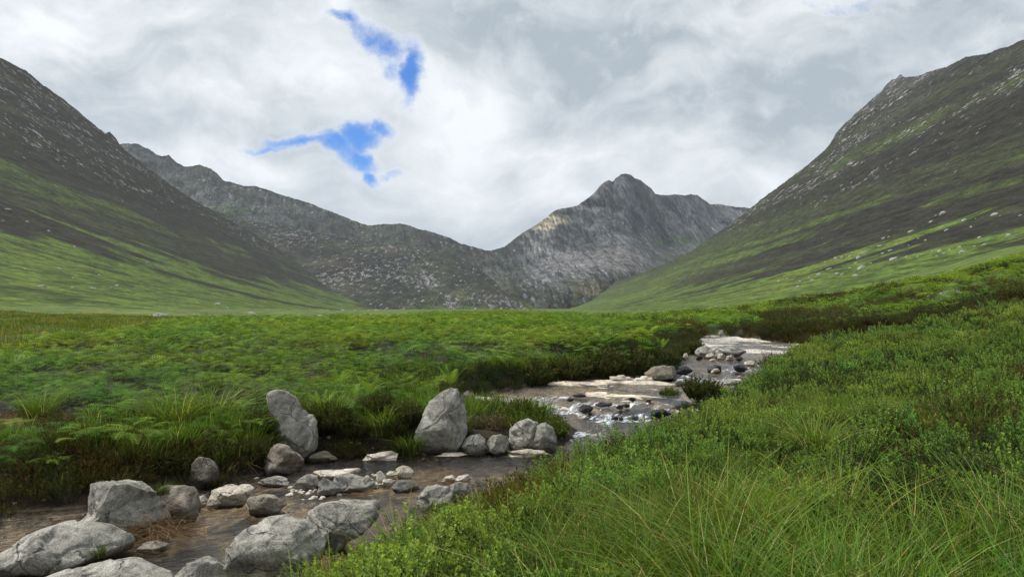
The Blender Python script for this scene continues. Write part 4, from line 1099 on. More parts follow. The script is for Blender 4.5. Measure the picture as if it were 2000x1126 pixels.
#PART3
# ------------------------------------------------------------------ plants
def leaf_mat(name, root, tip, old=None, trans=.3, rough=.6, spec=.25, var=.35):
    """leaf colour runs from base to tip (attribute h), varies from leaf to leaf (attribute v) and from plant to plant (tint)"""
    m = bpy.data.materials.new(name); m.use_nodes = True; m.node_tree.nodes.clear()
    N = NT(m.node_tree)
    o = N.node('ShaderNodeOutputMaterial')
    h = N.attr('h'); v = N.attr('v')
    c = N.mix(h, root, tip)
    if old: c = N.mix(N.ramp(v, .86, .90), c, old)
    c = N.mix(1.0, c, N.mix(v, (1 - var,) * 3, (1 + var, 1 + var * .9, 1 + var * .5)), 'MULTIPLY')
    c = N.mix(1.0, c, N.attr('tint', 'INSTANCER', 'Color'), 'MULTIPLY')
    b = N.node('ShaderNodeBsdfPrincipled'); N.put(b.inputs['Base Color'], c)
    b.inputs['Roughness'].default_value = rough; b.inputs['Specular IOR Level'].default_value = spec
    t = N.node('ShaderNodeBsdfTranslucent'); N.put(t.inputs[0], N.mix(1.0, c, (1.25, 1.3, .6), 'MULTIPLY'))
    mx = N.node('ShaderNodeMixShader'); mx.inputs[0].default_value = trans
    N.l.new(b.outputs[0], mx.inputs[1]); N.l.new(t.outputs[0], mx.inputs[2]); N.l.new(mx.outputs[0], o.inputs[0])
    return m


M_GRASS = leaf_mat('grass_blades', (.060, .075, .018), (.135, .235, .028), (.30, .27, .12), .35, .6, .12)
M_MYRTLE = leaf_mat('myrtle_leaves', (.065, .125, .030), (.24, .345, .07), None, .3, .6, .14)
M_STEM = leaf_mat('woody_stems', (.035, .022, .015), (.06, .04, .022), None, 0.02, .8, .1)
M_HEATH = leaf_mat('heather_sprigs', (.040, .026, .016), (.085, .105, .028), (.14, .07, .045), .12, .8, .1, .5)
M_DEADH = leaf_mat('dead_heather_sprigs', (.10, .075, .05), (.20, .15, .10), None, .1, .9, .1, .4)
M_BRACK = leaf_mat('bracken_fronds', (.045, .10, .020), (.125, .235, .035), None, .4, .65, .1, .55)
M_FERN = leaf_mat('fern_fronds', (.13, .22, .02), (.26, .42, .05), None, .4, .6, .12, .3)
M_STRAW = leaf_mat('dead_bracken_stalks', (.20, .13, .08), (.34, .24, .15), None, .1, .9, .1, .4)
M_FLOWER = leaf_mat('heather_flowers', (.25, .04, .22), (.45, .08, .42), None, .3, .6, .2, .3)
M_COTTON = leaf_mat('white_seed_heads', (.6, .6, .55), (.8, .8, .75), None, .3, .8, .1, .1)


class MeshB:
    def __init__(s): s.V = []; s.F = []; s.h = []; s.v = []; s.n = 0
    def strip(s, P, wid, side, h0=0, h1=1, v=.5, tip=True):
        """ribbon along points P (k,3) with half widths wid (k,) across unit vector side"""
        P = np.asarray(P, float); k = len(P); side = np.asarray(side, float)
        L = P - side * np.asarray(wid)[:, None]; R = P + side * np.asarray(wid)[:, None]
        s.V.append(np.stack([L, R], 1).reshape(-1, 3))
        i = s.n + 2 * np.arange(k - 1)
        s.F.append(np.stack([i, i + 1, i + 3, i + 2], 1))
        s.h.append(np.repeat(np.linspace(h0, h1, k), 2)); s.v.append(np.full(2 * k, v)); s.n += 2 * k
    def quad(s, a, b, c, d, h=(0, 0, 1, 1), v=.5):
        s.V.append(np.array([a, b, c, d], float)); s.F.append(np.array([[s.n, s.n + 1, s.n + 2, s.n + 3]]))
        s.h.append(np.array(h, float)); s.v.append(np.full(4, v)); s.n += 4
    def mesh(s, name, mat):
        me = mesh_np(name, np.concatenate(s.V), np.concatenate(s.F), smooth=False, attrs={'h': np.concatenate(s.h), 'v': np.concatenate(s.v)})
        me.materials.append(mat)
        return me


def unit(a):
    a = np.asarray(a, float); return a / max(np.linalg.norm(a), 1e-9)


def m_grass(name, seed, n=60, L=.42, R=.09, w=.0022, lean=.5, wind=(-.12, 0)):
    r = np.random.default_rng(seed); B = MeshB()
    for i in range(n):
        a = r.uniform(0, 6.283); q = R * math.sqrt(r.random()); b0 = np.array([q * math.cos(a), q * math.sin(a), -.03])
        a2 = a + r.normal(0, .5); l = L * r.uniform(.55, 1.15); k = lean * r.uniform(.3, 1.4)
        d = np.array([math.cos(a2), math.sin(a2), 0]) + np.array([wind[0], wind[1], 0]) * 2
        t = np.linspace(0, 1, 6)
        out = l * k * t ** 2.1; up = l * (t - .28 * k * t ** 2.6)
        P = b0 + d[None] * out[:, None] + np.array([0, 0, 1.0]) * up[:, None]
        sd = unit([-d[1] + r.normal(0, .3), d[0] + r.normal(0, .3), r.normal(0, .15)])
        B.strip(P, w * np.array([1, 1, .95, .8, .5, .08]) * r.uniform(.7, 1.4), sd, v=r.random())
    return B.mesh(name, M_GRASS)


def leaf(B, p, d, up, l, w, v):
    """pointed oval leaf folded along its midrib"""
    d = unit(d); s = unit(np.cross(d, up)); n = unit(np.cross(s, d))
    m1 = p + d * l * .35; m2 = p + d * l * .72; e = p + d * l
    for sg in (1, -1):
        a = m1 + s * sg * w * .38 + n * w * .12; b = m2 + s * sg * w * .5 + n * w * .16
        B.quad(p, m1, a, a, (.0, .3, .3, .3), v) if False else B.V.append(np.array([p, m1, m2, e, b, a]))
        i = B.n
        B.F.append(np.array([[i, i + 1, i + 5, i + 5], [i + 1, i + 2, i + 4, i + 5], [i + 2, i + 3, i + 4, i + 4]]))
        B.h.append(np.array([.3, .3, .3, .3, .3, .3]) * 0 + B_h); B.v.append(np.full(6, v)); B.n += 6


B_h = .5


def m_myrtle(seed, H=.36, n_st=11, spread=.16, ll=.039, lw=.0145):
    global B_h
    r = np.random.default_rng(seed); L = MeshB(); S = MeshB()
    for i in range(n_st):
        a = r.uniform(0, 6.283); tilt = r.uniform(.05, .55); h = H * r.uniform(.6, 1.1)
        d0 = np.array([math.cos(a) * tilt, math.sin(a) * tilt, 1.0])
        b = np.array([r.normal(0, spread * .3), r.normal(0, spread * .3), -.03])
        segs = [(b, unit(d0), h)]
        for j in range(r.integers(1, 4)):                # side shoots
            t = r.uniform(.35, .75); aa = r.uniform(0, 6.283)
            segs.append((b + unit(d0) * h * t, unit(d0 + np.array([math.cos(aa), math.sin(aa), 0]) * .7), h * r.uniform(.3, .5)))
        for si, (p0, dd, hh) in enumerate(segs):
            t = np.linspace(0, 1, 5)
            P = p0 + dd[None] * hh * t[:, None] + np.array([0, 0, .06 * hh]) * (t ** 2)[:, None]
            for sd in ((1, 0, 0), (0, 1, 0)): S.strip(P, .0022 * (1 - .7 * t), sd, v=r.random())
            nl = int(22 * hh / H) + 9
            for k in range(nl):
                tt = 1 - (1 - .15) * (k / nl) ** 1.3 * (1 if si == 0 else .9)
                pp = p0 + dd * hh * tt; ph = k * 2.4 + r.normal(0, .3)
                upness = .55 + .9 * (tt - .3) + r.normal(0, .15)
                rad = np.array([math.cos(ph), math.sin(ph), 0])
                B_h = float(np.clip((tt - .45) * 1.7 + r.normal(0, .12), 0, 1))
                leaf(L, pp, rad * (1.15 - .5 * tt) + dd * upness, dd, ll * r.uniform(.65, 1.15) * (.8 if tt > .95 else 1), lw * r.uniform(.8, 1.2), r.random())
    return L.mesh('foliage', M_MYRTLE), S.mesh('stem', M_STEM)


def m_heather(seed, H=.32, R=.2, n=46, mat=None, dens=1.0, flowers=False, dome=.6, lw=.0032, sl=.028):
    r = np.random.default_rng(seed); B = MeshB()
    for i in range(n):
        a = r.uniform(0, 6.283); q = math.sqrt(r.random())
        d = unit([math.cos(a) * q * .9, math.sin(a) * q * .9, 1.0])
        h = H * r.uniform(.7, 1.1) * (1 - .35 * dome * q * q)
        b = np.array([math.cos(a) * q * R * .45, math.sin(a) * q * R * .45, -.04])
        v = r.random()
        t = np.linspace(0, 1, 4); P = b + d[None] * h * t[:, None] + r.normal(0, .012, (4, 3)) * t[:, None]
        for sd in ((1, 0, 0), (0, 1, 0)): B.strip(P, .0016 * (1 - .6 * t), sd, 0, .4, v)
        for k in range(int(15 * dens)):
            tt = r.uniform(.3, 1.0); p = b + d * h * tt
            aa = r.uniform(0, 6.283); dd = unit(np.array([math.cos(aa), math.sin(aa), 0]) * .8 + d * r.uniform(.5, 1.4))
            l = sl * r.uniform(.6, 1.5) * (1.25 - .45 * tt)
            sd = unit(np.cross(dd, [r.normal(), r.normal(), .3]))
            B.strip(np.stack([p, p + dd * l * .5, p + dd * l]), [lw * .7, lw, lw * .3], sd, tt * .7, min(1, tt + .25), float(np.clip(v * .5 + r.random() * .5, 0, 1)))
    return B.mesh('foliage', mat or M_HEATH)


def frond(B, p0, d0, L, W, r, pairs=15, droop=.35, v=.5, sub=5):
    """a fern frond: curved rachis, tapering pairs of toothed pinnae"""
    d0 = unit(d0); side = unit(np.cross(d0, [0, 0, 1])); 
    t = np.linspace(0, 1, 9)
    Pc = lambda tt: p0 + d0 * L * tt + np.array([0, 0, -droop * L]) * tt ** 2.2
    P = np.stack([Pc(x) for x in t])
    B.strip(P, .003 * (1 - .8 * t), side, 0, .5, v); 
    for k in range(pairs):
        tt = .08 + .9 * k / pairs
        p = Pc(tt); tang = unit(Pc(tt + .03) - p)
        prof = min(1.0, (tt + .06) / .16) * (1 - tt) ** .75
        pl = W * prof * r.uniform(.9, 1.08)
        nrm = unit(np.cross(side, tang))
        for sg in (1, -1):
            dd = unit(side * sg + tang * .35 - nrm * .0 + np.array([0, 0, -.12]))
            # zig-zag margin gives the cut edge of the pinna
            tt2 = np.linspace(0, 1, sub + 1)
            wd = .5 * L / pairs * .62 * (1 - tt2 * .8)
            for q in range(sub):
                a = p + dd * pl * tt2[q]; b = p + dd * pl * (tt2[q] + .8 / sub)
                ww = wd[q] * r.uniform(.85, 1.15)
                fw = tang * ww; 
                lean = dd * pl * .05
                B.V.append(np.array([a, a + (b - a) * .55 + fw + lean, b, a + (b - a) * .55 - fw + lean]))
                B.F.append(np.array([[B.n, B.n + 1, B.n + 2, B.n + 3]]))
                hh = .35 + .65 * tt; B.h.append(np.full(4, hh)); B.v.append(np.full(4, float(np.clip(v + r.normal(0, .08), 0, 1)))); B.n += 4


def m_bracken(seed, H=.5, n=4, L=.46, W=.20, mat=None, pairs=13, sub=4):
    r = np.random.default_rng(seed); B = MeshB()
    a0 = r.uniform(0, 6.283)
    for i in range(n):
        a = a0 + i * 6.283 / n + r.normal(0, .35); h = H * r.uniform(.65, 1.05)
        b = np.array([r.normal(0, .08), r.normal(0, .08), -.03])
        top = b + np.array([math.cos(a) * .12, math.sin(a) * .12, h])
        t = np.linspace(0, 1, 4)
        P = b + (top - b)[None] * t[:, None]
        for sd in ((1, 0, 0), (0, 1, 0)): B.strip(P, [.004, .0035, .003, .003], sd, 0, .1, .3)
        frond(B, top, [math.cos(a), math.sin(a), r.uniform(.3, 1.1)], L * r.uniform(.7, 1.15), W * r.uniform(.8, 1.1), r, pairs, .5, r.random(), sub)
        # a lower blade turned the other way on the same stalk
        a2 = a + 2.0 + r.normal(0, .4)
        frond(B, b + (top - b) * .8, [math.cos(a2), math.sin(a2), .25], L * .62, W * .75, r, pairs - 3, .3, r.random(), sub)
    return B.mesh('foliage', mat or M_BRACK)


def m_shuttle(seed, n=8, L=.62, W=.13):
    """fern with a funnel of upright fronds"""
    r = np.random.default_rng(seed); B = MeshB()
    for i in range(n):
        a = i * 6.283 / n + r.normal(0, .2)
        frond(B, np.array([math.cos(a) * .04, math.sin(a) * .04, -.02]), [math.cos(a) * .55, math.sin(a) * .55, 1.0], L * r.uniform(.75, 1.1), W, r, 19, .12 + .25 * r.random(), r.random(), 5)
    return B.mesh('foliage', M_FERN)


def m_straw(seed, n=60, R=.4, H=.12, mat=None):
    r = np.random.default_rng(seed); B = MeshB()
    for i in range(n):
        p = np.array([r.normal(0, R * .5), r.normal(0, R * .4), abs(r.normal(0, H * .5))]); a = r.uniform(0, 6.283)
        d = unit([math.cos(a), math.sin(a), r.normal(0, .3)]); l = r.uniform(.1, .42)
        t = np.linspace(0, 1, 4); P = p + d[None] * l * t[:, None] + np.array([0, 0, 1]) * (-.25 * l * (t - .4) ** 2)[:, None]
        for sd in (unit(np.cross(d, [0, 0, 1])), np.array([0, 0, 1.0])): B.strip(P, .0028 * (1 - .6 * t), sd, v=r.random())
    return B.mesh('foliage', mat or M_STRAW)


def m_mat(seed, n=90, R=.5, L=.11, w=.005, mat=None):
    """turf of very short leaves for the far meadow"""
    r = np.random.default_rng(seed); B = MeshB()
    for i in range(n):
        p = np.array([r.uniform(-R, R), r.uniform(-R, R), -.02]); a = r.uniform(0, 6.283); l = L * r.uniform(.6, 1.3)
        d = np.array([math.cos(a) * .4, math.sin(a) * .4, 1]); t = np.array([0, .5, 1.])
        P = p + d[None] * l * t[:, None]
        B.strip(P, [w, w * .8, w * .1], unit([-d[1], d[0], 0]), v=r.random())
    return B.mesh('foliage', mat or M_GRASS)


PROTO = {}


def proto_collection(name, meshes):
    col = bpy.data.collections.new(name)
    for i, me in enumerate(meshes):
        o = bpy.data.objects.new('%s_%02d' % (name, i), me); col.objects.link(o)
    PROTO[name] = col
    return col


def scatter(name, label, cat, col, n_kind, P, rot, scl, tint):
    """one ground-cover object: points carrying turned and scaled plants"""
    me = bpy.data.meshes.new(name)
    me.vertices.add(len(P)); me.vertices.foreach_set('co', np.asarray(P, np.float32).ravel())
    r = np.random.default_rng(len(P))
    a = me.attributes.new('rot', 'FLOAT_VECTOR', 'POINT'); a.data.foreach_set('vector', np.asarray(rot, np.float32).ravel())
    a = me.attributes.new('scl', 'FLOAT_VECTOR', 'POINT'); a.data.foreach_set('vector', np.asarray(scl, np.float32).ravel())
    a = me.attributes.new('pick', 'INT', 'POINT'); a.data.foreach_set('value', r.integers(0, n_kind, len(P)).astype(np.int32))
    a = me.attributes.new('tint', 'FLOAT_COLOR', 'POINT'); a.data.foreach_set('color', np.c_[tint, np.ones(len(P))].astype(np.float32).ravel())
    ng = bpy.data.node_groups.new(name, 'GeometryNodeTree')
    ng.interface.new_socket('Geometry', in_out='INPUT', socket_type='NodeSocketGeometry')
    ng.interface.new_socket('Geometry', in_out='OUTPUT', socket_type='NodeSocketGeometry')
    gi = ng.nodes.new('NodeGroupInput'); go = ng.nodes.new('NodeGroupOutput')
    ci = ng.nodes.new('GeometryNodeCollectionInfo'); ci.inputs[0].default_value = col
    ci.inputs['Separate Children'].default_value = True; ci.inputs['Reset Children'].default_value = True
    ip = ng.nodes.new('GeometryNodeInstanceOnPoints'); ip.inputs['Pick Instance'].default_value = True

    def na(nm, typ):
        q = ng.nodes.new('GeometryNodeInputNamedAttribute'); q.data_type = typ; q.inputs[0].default_value = nm
        return q.outputs[0]
    ng.links.new(gi.outputs[0], ip.inputs['Points']); ng.links.new(ci.outputs[0], ip.inputs['Instance'])
    ng.links.new(na('pick', 'INT'), ip.inputs['Instance Index'])
    e2r = ng.nodes.new('FunctionNodeEulerToRotation'); ng.links.new(na('rot', 'FLOAT_VECTOR'), e2r.inputs[0])
    ng.links.new(e2r.outputs[0], ip.inputs['Rotation']); ng.links.new(na('scl', 'FLOAT_VECTOR'), ip.inputs['Scale'])
    ng.links.new(ip.outputs[0], go.inputs[0])
    o = new_obj(name, me, label=label, cat=cat, kind='stuff')
    md = o.modifiers.new('cover', 'NODES'); md.node_group = ng
    return o


def wedge(rmin, rmax, dens, smin=-.80, smax=.80, seed=0):
    """random points in the visible wedge; density per square metre"""
    r = np.random.default_rng(seed + 1000)
    a0, a1 = math.atan(smin), math.atan(smax)
    n = int(dens * .5 * (rmax ** 2 - rmin ** 2) * (a1 - a0))
    R = np.sqrt(r.uniform(rmin ** 2, rmax ** 2, n)); A = r.uniform(a0, a1, n)
    return R * np.sin(A), R * np.cos(A), R, r


PATCH = [('g', 1250, 1050, 260, 110, .8), ('g', 1560, 1000, 120, 120, .6), ('g', 1110, 930, 60, 60, .5), ('g', 1600, 800, 120, 40, .5), ('g', 1900, 900, 90, 60, .3), ('g', 1500, 860, 60, 40, .4),
         ('m', 720, 1080, 60, 60, .7), ('m', 780, 1030, 70, 40, .5), ('m', 1170, 870, 70, 30, .7), ('m', 1350, 820, 140, 50, .8), ('m', 1340, 930, 90, 35, .5), ('m', 1620, 860, 110, 30, .6), ('m', 1180, 1000, 50, 40, .5),
         ('m', 1600, 1000, 45, 50, .6), ('m', 1910, 1000, 90, 50, .7), ('m', 1600, 1100, 40, 40, .5), ('m', 980, 1080, 60, 50, .5), ('m', 1700, 700, 200, 60, .4),
         ('h', 1860, 1110, 170, 50, 1.0), ('h', 1740, 1030, 90, 50, .9), ('h', 1790, 890, 70, 40, .8), ('h', 1000, 905, 110, 18, .7), ('h', 660, 1090, 40, 40, .6), ('h', 1400, 960, 50, 25, .7), ('h', 1290, 960, 50, 25, .5), ('h', 900, 1030, 50, 40, .5)]


def patches(x, y):
    """soft weights of grass, myrtle and heather on the near bank"""
    a = fbm(x * .55, y * .55, 3, 201); b = fbm(x * .6 + 9, y * .6, 3, 203); c = fbm(x * .22, y * .22, 2, 205)
    far = sstep(5, 12, np.hypot(x, y))
    a = a - .30 * far; b = b + .30 * far
    for (kind, px, py, w, h, k) in PATCH:
        rr = 1.55 / ((py - HOR) / F); cx, cy = (px - 1000) / F * rr, rr
        sx = w / F * rr; sy = h / F * rr * rr / 1.55
        g = k * np.exp(-(((x - cx) / sx) ** 2 + ((y - cy) / sy) ** 2))
        if kind == 'g': a = a + g; b = b - .6 * g; c = c * (1 - np.clip(g, 0, 1))
        if kind == 'm': b = b + g; a = a - 1.3 * g; c = c * (1 - np.clip(g, 0, 1))
        if kind == 'h': a = a - 1.8 * g; b = b - 1.2 * g; c = np.abs(c) + 1.2 * g
    return a, b, c


def tintf(x, y, r, lo=.8, hi=1.25, yel=.15, seed=0, rnd=.2, big=.32):
    n = fbm(x * .25, y * .25, 3, 301 + seed); n2 = fbm(x * .7, y * .7, 3, 305 + seed)
    br = np.clip(1 + big * n2 + .25 * n + r.uniform(-rnd, rnd, len(x)), .45, 1.8)
    ye = n * yel * 2 + r.normal(0, yel * .5, len(x))
    return np.stack([br * (1 + ye), br, br * (1 - .5 * ye)], 1)


def emit(name, label, cat, col, nk, x, y, r, s0, s1, tint, tilt=.15, sink=0.0, zs=1.0, hz=None):
    z = height(x, y) if hz is None else hz
    n = len(x)
    s = r.uniform(s0, s1, n) * (1 + .45 * fbm(x * .8, y * .8, 2, 401 + nk))
    rot = np.stack([r.normal(0, tilt, n), r.normal(0, tilt, n), r.uniform(0, 6.283, n)], 1)
    return scatter(name, label, cat, col, nk, np.stack([x, y, z - sink], 1), rot, np.stack([s, s, s * zs], 1), tint)


EXC = []


def not_in_rock(x, y):
    k = np.ones(len(x), bool)
    for ex, ey, er in EXC: k &= (x - ex) ** 2 + (y - ey) ** 2 > er * er
    for o in sc.collection.objects:
        if o.get('category') == 'boulder' and o.type == 'MESH' and o.location.y < 30 and o.name.startswith('boulder') and len(o.data.vertices) > 3000:
            bb = np.array([v[:] for v in o.bound_box]); w = (bb[:, 0].max() - bb[:, 0].min()) / 2 * .8; d = (bb[:, 1].max() - bb[:, 1].min()) / 2 * .75
            k &= ((x - o.location.x) / w) ** 2 + ((y - o.location.y) / d) ** 2 > 1
            # keep the view of the rock's face clear
            t = o.location.y - y
            k &= ~((np.abs(x - o.location.x * y / o.location.y) < w * .8) & (t > 0) & (t < d + .35) & (y < 16))
    return k


def build_cover():
    G = proto_collection('grass_tuft', [m_grass('grass', 400 + i, 56, .38 + .035 * i, .10, lean=.4 + .12 * i, w=.0026) for i in range(6)])
    GF = proto_collection('grass_clump', [m_grass('grass', 420 + i, 60, .36, .22, w=.0048, lean=.5) for i in range(4)])
    my = [m_myrtle(440 + i, .30 + .03 * i) for i in range(6)]
    MY = []
    for a, b in my:                                  # leaves and stems joined in one mesh for the cover
        MY.append(join_two(a, b))
    MYC = proto_collection('myrtle_sprig', MY)
    HE = proto_collection('heather_clump', [m_heather(460 + i, .30 + .02 * i, .24, 60) for i in range(5)])
    BR = proto_collection('bracken_plant', [m_bracken(480 + i, .46, 3 + i % 2) for i in range(6)])
    BF = proto_collection('bracken_far', [m_bracken(500 + i, .46, 5, pairs=8, sub=2, W=.2, L=.42) for i in range(4)])
    TU = proto_collection('turf', [m_mat(520 + i, 80) for i in range(3)])
    ST = proto_collection('dead_stalks', [m_straw(540 + i) for i in range(3)])

    # ---- near bank -------------------------------------------------
    def bank(x, y, lo=.02):
        h, sd, rt, zw = height(x, y, True)
        return h, sd, (rt & (sd > lo))
    # grass
    for (r0, r1, dens, s0, s1, col, nk, seed) in ((1.1, 7, 62, .75, 1.25, G, 6, 1), (7, 14, 34, .8, 1.2, G, 6, 2), (14, 46, 6.5, .9, 1.3, GF, 4, 3)):
        x, y, R, r = wedge(r0, r1, dens, -.82, .82, seed)
        h, sd, ok = bank(x, y, .05)
        a, b, c = patches(x, y)
        keep = ok & (r.random(len(x)) < np.clip(.34 + 1.5 * a - .9 * b, .04, 1)) & not_in_rock(x, y)
        x, y, h = x[keep], y[keep], h[keep]
        emit('grass', 'long fine green grass covering the near bank of the stream', 'grass', col, nk, x, y, r, s0, s1, tintf(x, y, r, yel=.28), .16, hz=h)
    # bog myrtle
    for (r0, r1, dens, s0, s1, seed) in ((1.6, 8, 22, .75, 1.2, 11), (8, 18, 17, .8, 1.35, 12), (18, 46, 6, 1.0, 1.7, 13)):
        x, y, R, r = wedge(r0, r1, dens, -.82, .82, seed)
        h, sd, ok = bank(x, y, -.02)
        a, b, c = patches(x, y)
        edge = sstep(2.2, .4, sd) * .45
        keep = ok & (r.random(len(x)) < np.clip(.34 + 1.6 * b - .7 * a + edge, 0, 1)) & not_in_rock(x, y)
        x, y, h = x[keep], y[keep], h[keep]
        emit('bog_myrtle', 'pale green leafy shrubs covering the near bank of the stream', 'shrubs', MYC, 6, x, y, r, s0, s1, tintf(x, y, r, yel=.15, seed=3), .15, hz=h)
    # heather
    for (r0, r1, dens, s0, s1, seed) in ((1.4, 9, 26, .75, 1.2, 21), (9, 46, 8.0, 1.0, 1.7, 22)):
        x, y, R, r = wedge(r0, r1, dens, -.82, .82, seed)
        h, sd, ok = bank(x, y, -.1)
        a, b, c = patches(x, y)
        w = .30 + 1.5 * np.abs(c) - 1.0 * a - .7 * b + sstep(1.2, .1, sd) * .35
        keep = ok & (r.random(len(x)) < np.clip(w, .04, 1)) & not_in_rock(x, y)
        x, y, h = x[keep], y[keep], h[keep]
        emit('heather', 'brown and olive heather between the grass of the near bank', 'heather', HE, 5, x, y, r, s0, s1, tintf(x, y, r, yel=.25, seed=5), .2, hz=h)

    # ---- left bank -------------------------------------------------
    def left(x, y, lo):
        h, sd, rt, zw = height(x, y, True)
        return h, sd, ((~rt) & (sd > lo) & (y > 5))
    # heather fringe hanging over the water and mixed growth behind
    x, y, R, r = wedge(10, 48, 20, -.85, .62, 31)
    h, sd, ok = left(x, y, -.04)
    nn = fbm(x * .5, y * .5, 3, 211)
    w = sstep(1.6, .6, sd) * .8 + .7 * sstep(.05, .3, nn) * sstep(6, 2.5, sd)
    w = np.maximum(w, .55 * sstep(3, 6, x) * sstep(7, 3.5, sd))
    isl = (x > -1.4) & (x < 1.9) & (y > 15.6) & (y < 20.6)
    keep = ok & (r.random(len(x)) < w) & not_in_rock(x, y) & ~(isl & (r.random(len(x)) > .12))
    x, y, h = x[keep], y[keep], h[keep]
    t = tintf(x, y, r, yel=.25, seed=7)
    emit('heather', 'dark heather hanging over the far bank of the stream', 'heather', HE, 5, x, y, r, .8, 1.35, t, .3, hz=h)
    # grass behind the heather
    x, y, R, r = wedge(11, 26, 16, -.85, .2, 33)
    h, sd, ok = left(x, y, .45)
    nn = fbm(x * .5 + 5, y * .5, 3, 213)
    pg = np.exp(-(((x + 5.2) / 1.5) ** 2 + ((y - 14.8) / .9) ** 2)) + np.exp(-(((x + 2.9) / .9) ** 2 + ((y - 16.8) / .9) ** 2)) * .9
    dead = np.hypot((x + 9.2) / 1.6, (y - 14.2) / .8) < 1
    w = np.clip(.25 * sstep(4.5, 2.0, sd) + .8 * sstep(-.05, .25, nn) * sstep(4.5, 2.0, sd) + pg, 0, 1)
    keep = ok & (r.random(len(x)) < w) & not_in_rock(x, y) & ~dead
    x, y, h = x[keep], y[keep], h[keep]
    emit('grass', 'bright grass among the heather on the far bank of the stream', 'grass', GF, 4, x, y, r, .8, 1.25, tintf(x, y, r, yel=.1, seed=9) * 1.15, .2, hz=h)
    # bracken field
    for (r0, r1, dens, s0, s1, col, nk, seed) in ((12, 24, 8.0, .7, 1.15, BR, 6, 41), (24, 60, 4.6, .8, 1.2, BF, 4, 42), (60, 190, 1.9, 1.0, 1.5, BF, 4, 43)):
        x, y, R, r = wedge(r0, r1, dens, -.88, .42, seed)
        h, sd, ok = left(x, y, .45)
        s = x / y
        lim = np.interp(s, [-.9, .1, .17, .22, .30], [1.3, 1.6, 2.5, 3, 3])
        mixed = sstep(.0, .25, s) * sstep(30, 15, y)
        dead = np.hypot((x + 9.2) / 1.6, (y - 14.2) / .8) < 1.0
        edge = bracken_edge_r(s) * (1 + .15 * fbm(x * .1, y * .1, 3, 215))
        low = sd < lim + 1.4 * fbm(x * .6, y * .6, 3, 217) + 1.2
        isl = (x > -1.6) & (x < 1.9) & (y > 15.4) & (y < 21)
        keep = ok & (R < edge) & ~dead & ~isl & (~low | (r.random(len(x)) < .40 * sstep(.3, 1.0, sd))) & (r.random(len(x)) > .45 * mixed) & not_in_rock(x, y) & (s < .27 + .001 * R)
        x, y, h = x[keep], y[keep], h[keep]
        sz = 1 if r0 < 60 else 1
        t = tintf(x, y, r, yel=.2, seed=11, rnd=.38, big=.22)
        farf = sstep(14, 40, np.hypot(x, y))[:, None]
        t = t * (1 - farf * .0) * (1 + farf * np.array([.45, .18, .0]))
        emit('bracken', 'field of waist-high green bracken filling the flat glen floor', 'bracken', col, nk, x, y, r, s0, s1, t, .15, hz=h, zs=.85 if r0 >= 60 else 1)
    # moor across the upper stream
    x, y, R, r = wedge(40, 120, 1.7, .12, .9, 51)
    h, sd, ok = left(x, y, 0)
    h2, sd2, rt2, _ = height(x, y, True)
    ok = (sd2 > 0) & ((~rt2) | (R > 44))
    nn = fbm(x * .16, y * .3, 3, 51)
    hk = ok & (r.random(len(x)) < np.clip(.08 + 1.6 * nn + .8 * sstep(2.5, .5, sd2), .03, 1)) & (R < 100)
    e = emit('heather', 'dark heather patches on the moor beyond the stream bend', 'heather', HE, 5, x[hk], y[hk], r, 1.8, 3.2, tintf(x[hk], y[hk], r, yel=.2, seed=13), .2, hz=h2[hk], zs=.8)
    gk = ok & (r.random(len(x)) < np.clip(.8 - 1.6 * nn, .1, 1)) & ~hk
    emit('bracken', 'low green bracken and shrubs on the moor beyond the stream bend', 'bracken', BF, 4, x[gk], y[gk], r, .9, 1.5, tintf(x[gk], y[gk], r, yel=.2, seed=15) * np.array([1.45, 1.25, 1]), .2, hz=h2[gk], zs=.75)
    # short turf of the meadow
    x, y, R, r = wedge(26, 110, 1.1, -.88, -.1, 61)
    h, sd, ok = left(x, y, 1)
    keep = ok & (R > bracken_edge_r(x / y) * .93)
    emit('grass', 'short meadow grass at the foot of the left hillside', 'grass', TU, 3, x[keep], y[keep], r, 1.3, 2.2, tintf(x[keep], y[keep], r, yel=.25, seed=17) * np.array([1.15, .95, 1]), .1, hz=h[keep])
    # gravel along the water line and in the shallows
    V, Fc = ICO[2]
    gm = []
    for k in range(4):
        Q = V * np.array([1, .8, .55]) * (1 + .25 * n3(V, 1.0, 820 + k, 3))[:, None]
        me = mesh_np('stone_chip', Q, Fc, attrs={'stain': np.zeros(len(V))}); me.materials.append([M_GREY, M_BROWN, M_PALE, M_SLATE][k]); gm.append(me)
    GR = proto_collection('gravel_chip', gm)
    x, y, R, r = wedge(7, 46, 16, -.85, .6, 81)
    h, sd, rt, zw = height(x, y, True)
    nn = fbm(x * 1.1, y * 1.1, 3, 231)
    pr = np.clip(.9 * sstep(.45, .0, np.abs(sd)) + .8 * sstep(.1, .4, nn) * (sd < 0), 0, 1) * np.where(y > 20, .35, 1)
    keep = (sd < .35) & (r.random(len(x)) < pr)
    x, y, h = x[keep], y[keep], h[keep]
    s = .018 + .07 * r.random(len(x)) ** 3
    scatter('gravel', 'loose gravel and small stones along the edges of the stream', 'gravel', GR, 4, np.stack([x, y, np.maximum(h, zwater(x, y) - .05) + s * .1], 1), np.stack([r.normal(0, .2, len(x)), r.normal(0, .2, len(x)), r.uniform(0, 6.28, len(x))], 1), np.stack([s, s, s], 1), tintf(x, y, r))
    # dead stalks
    x, y, R, r = wedge(12.5, 18, 9, -.80, -.48, 71)
    dead = np.hypot((x + 9.2) / 1.8, (y - 14.2) / 1.0) < 1.0
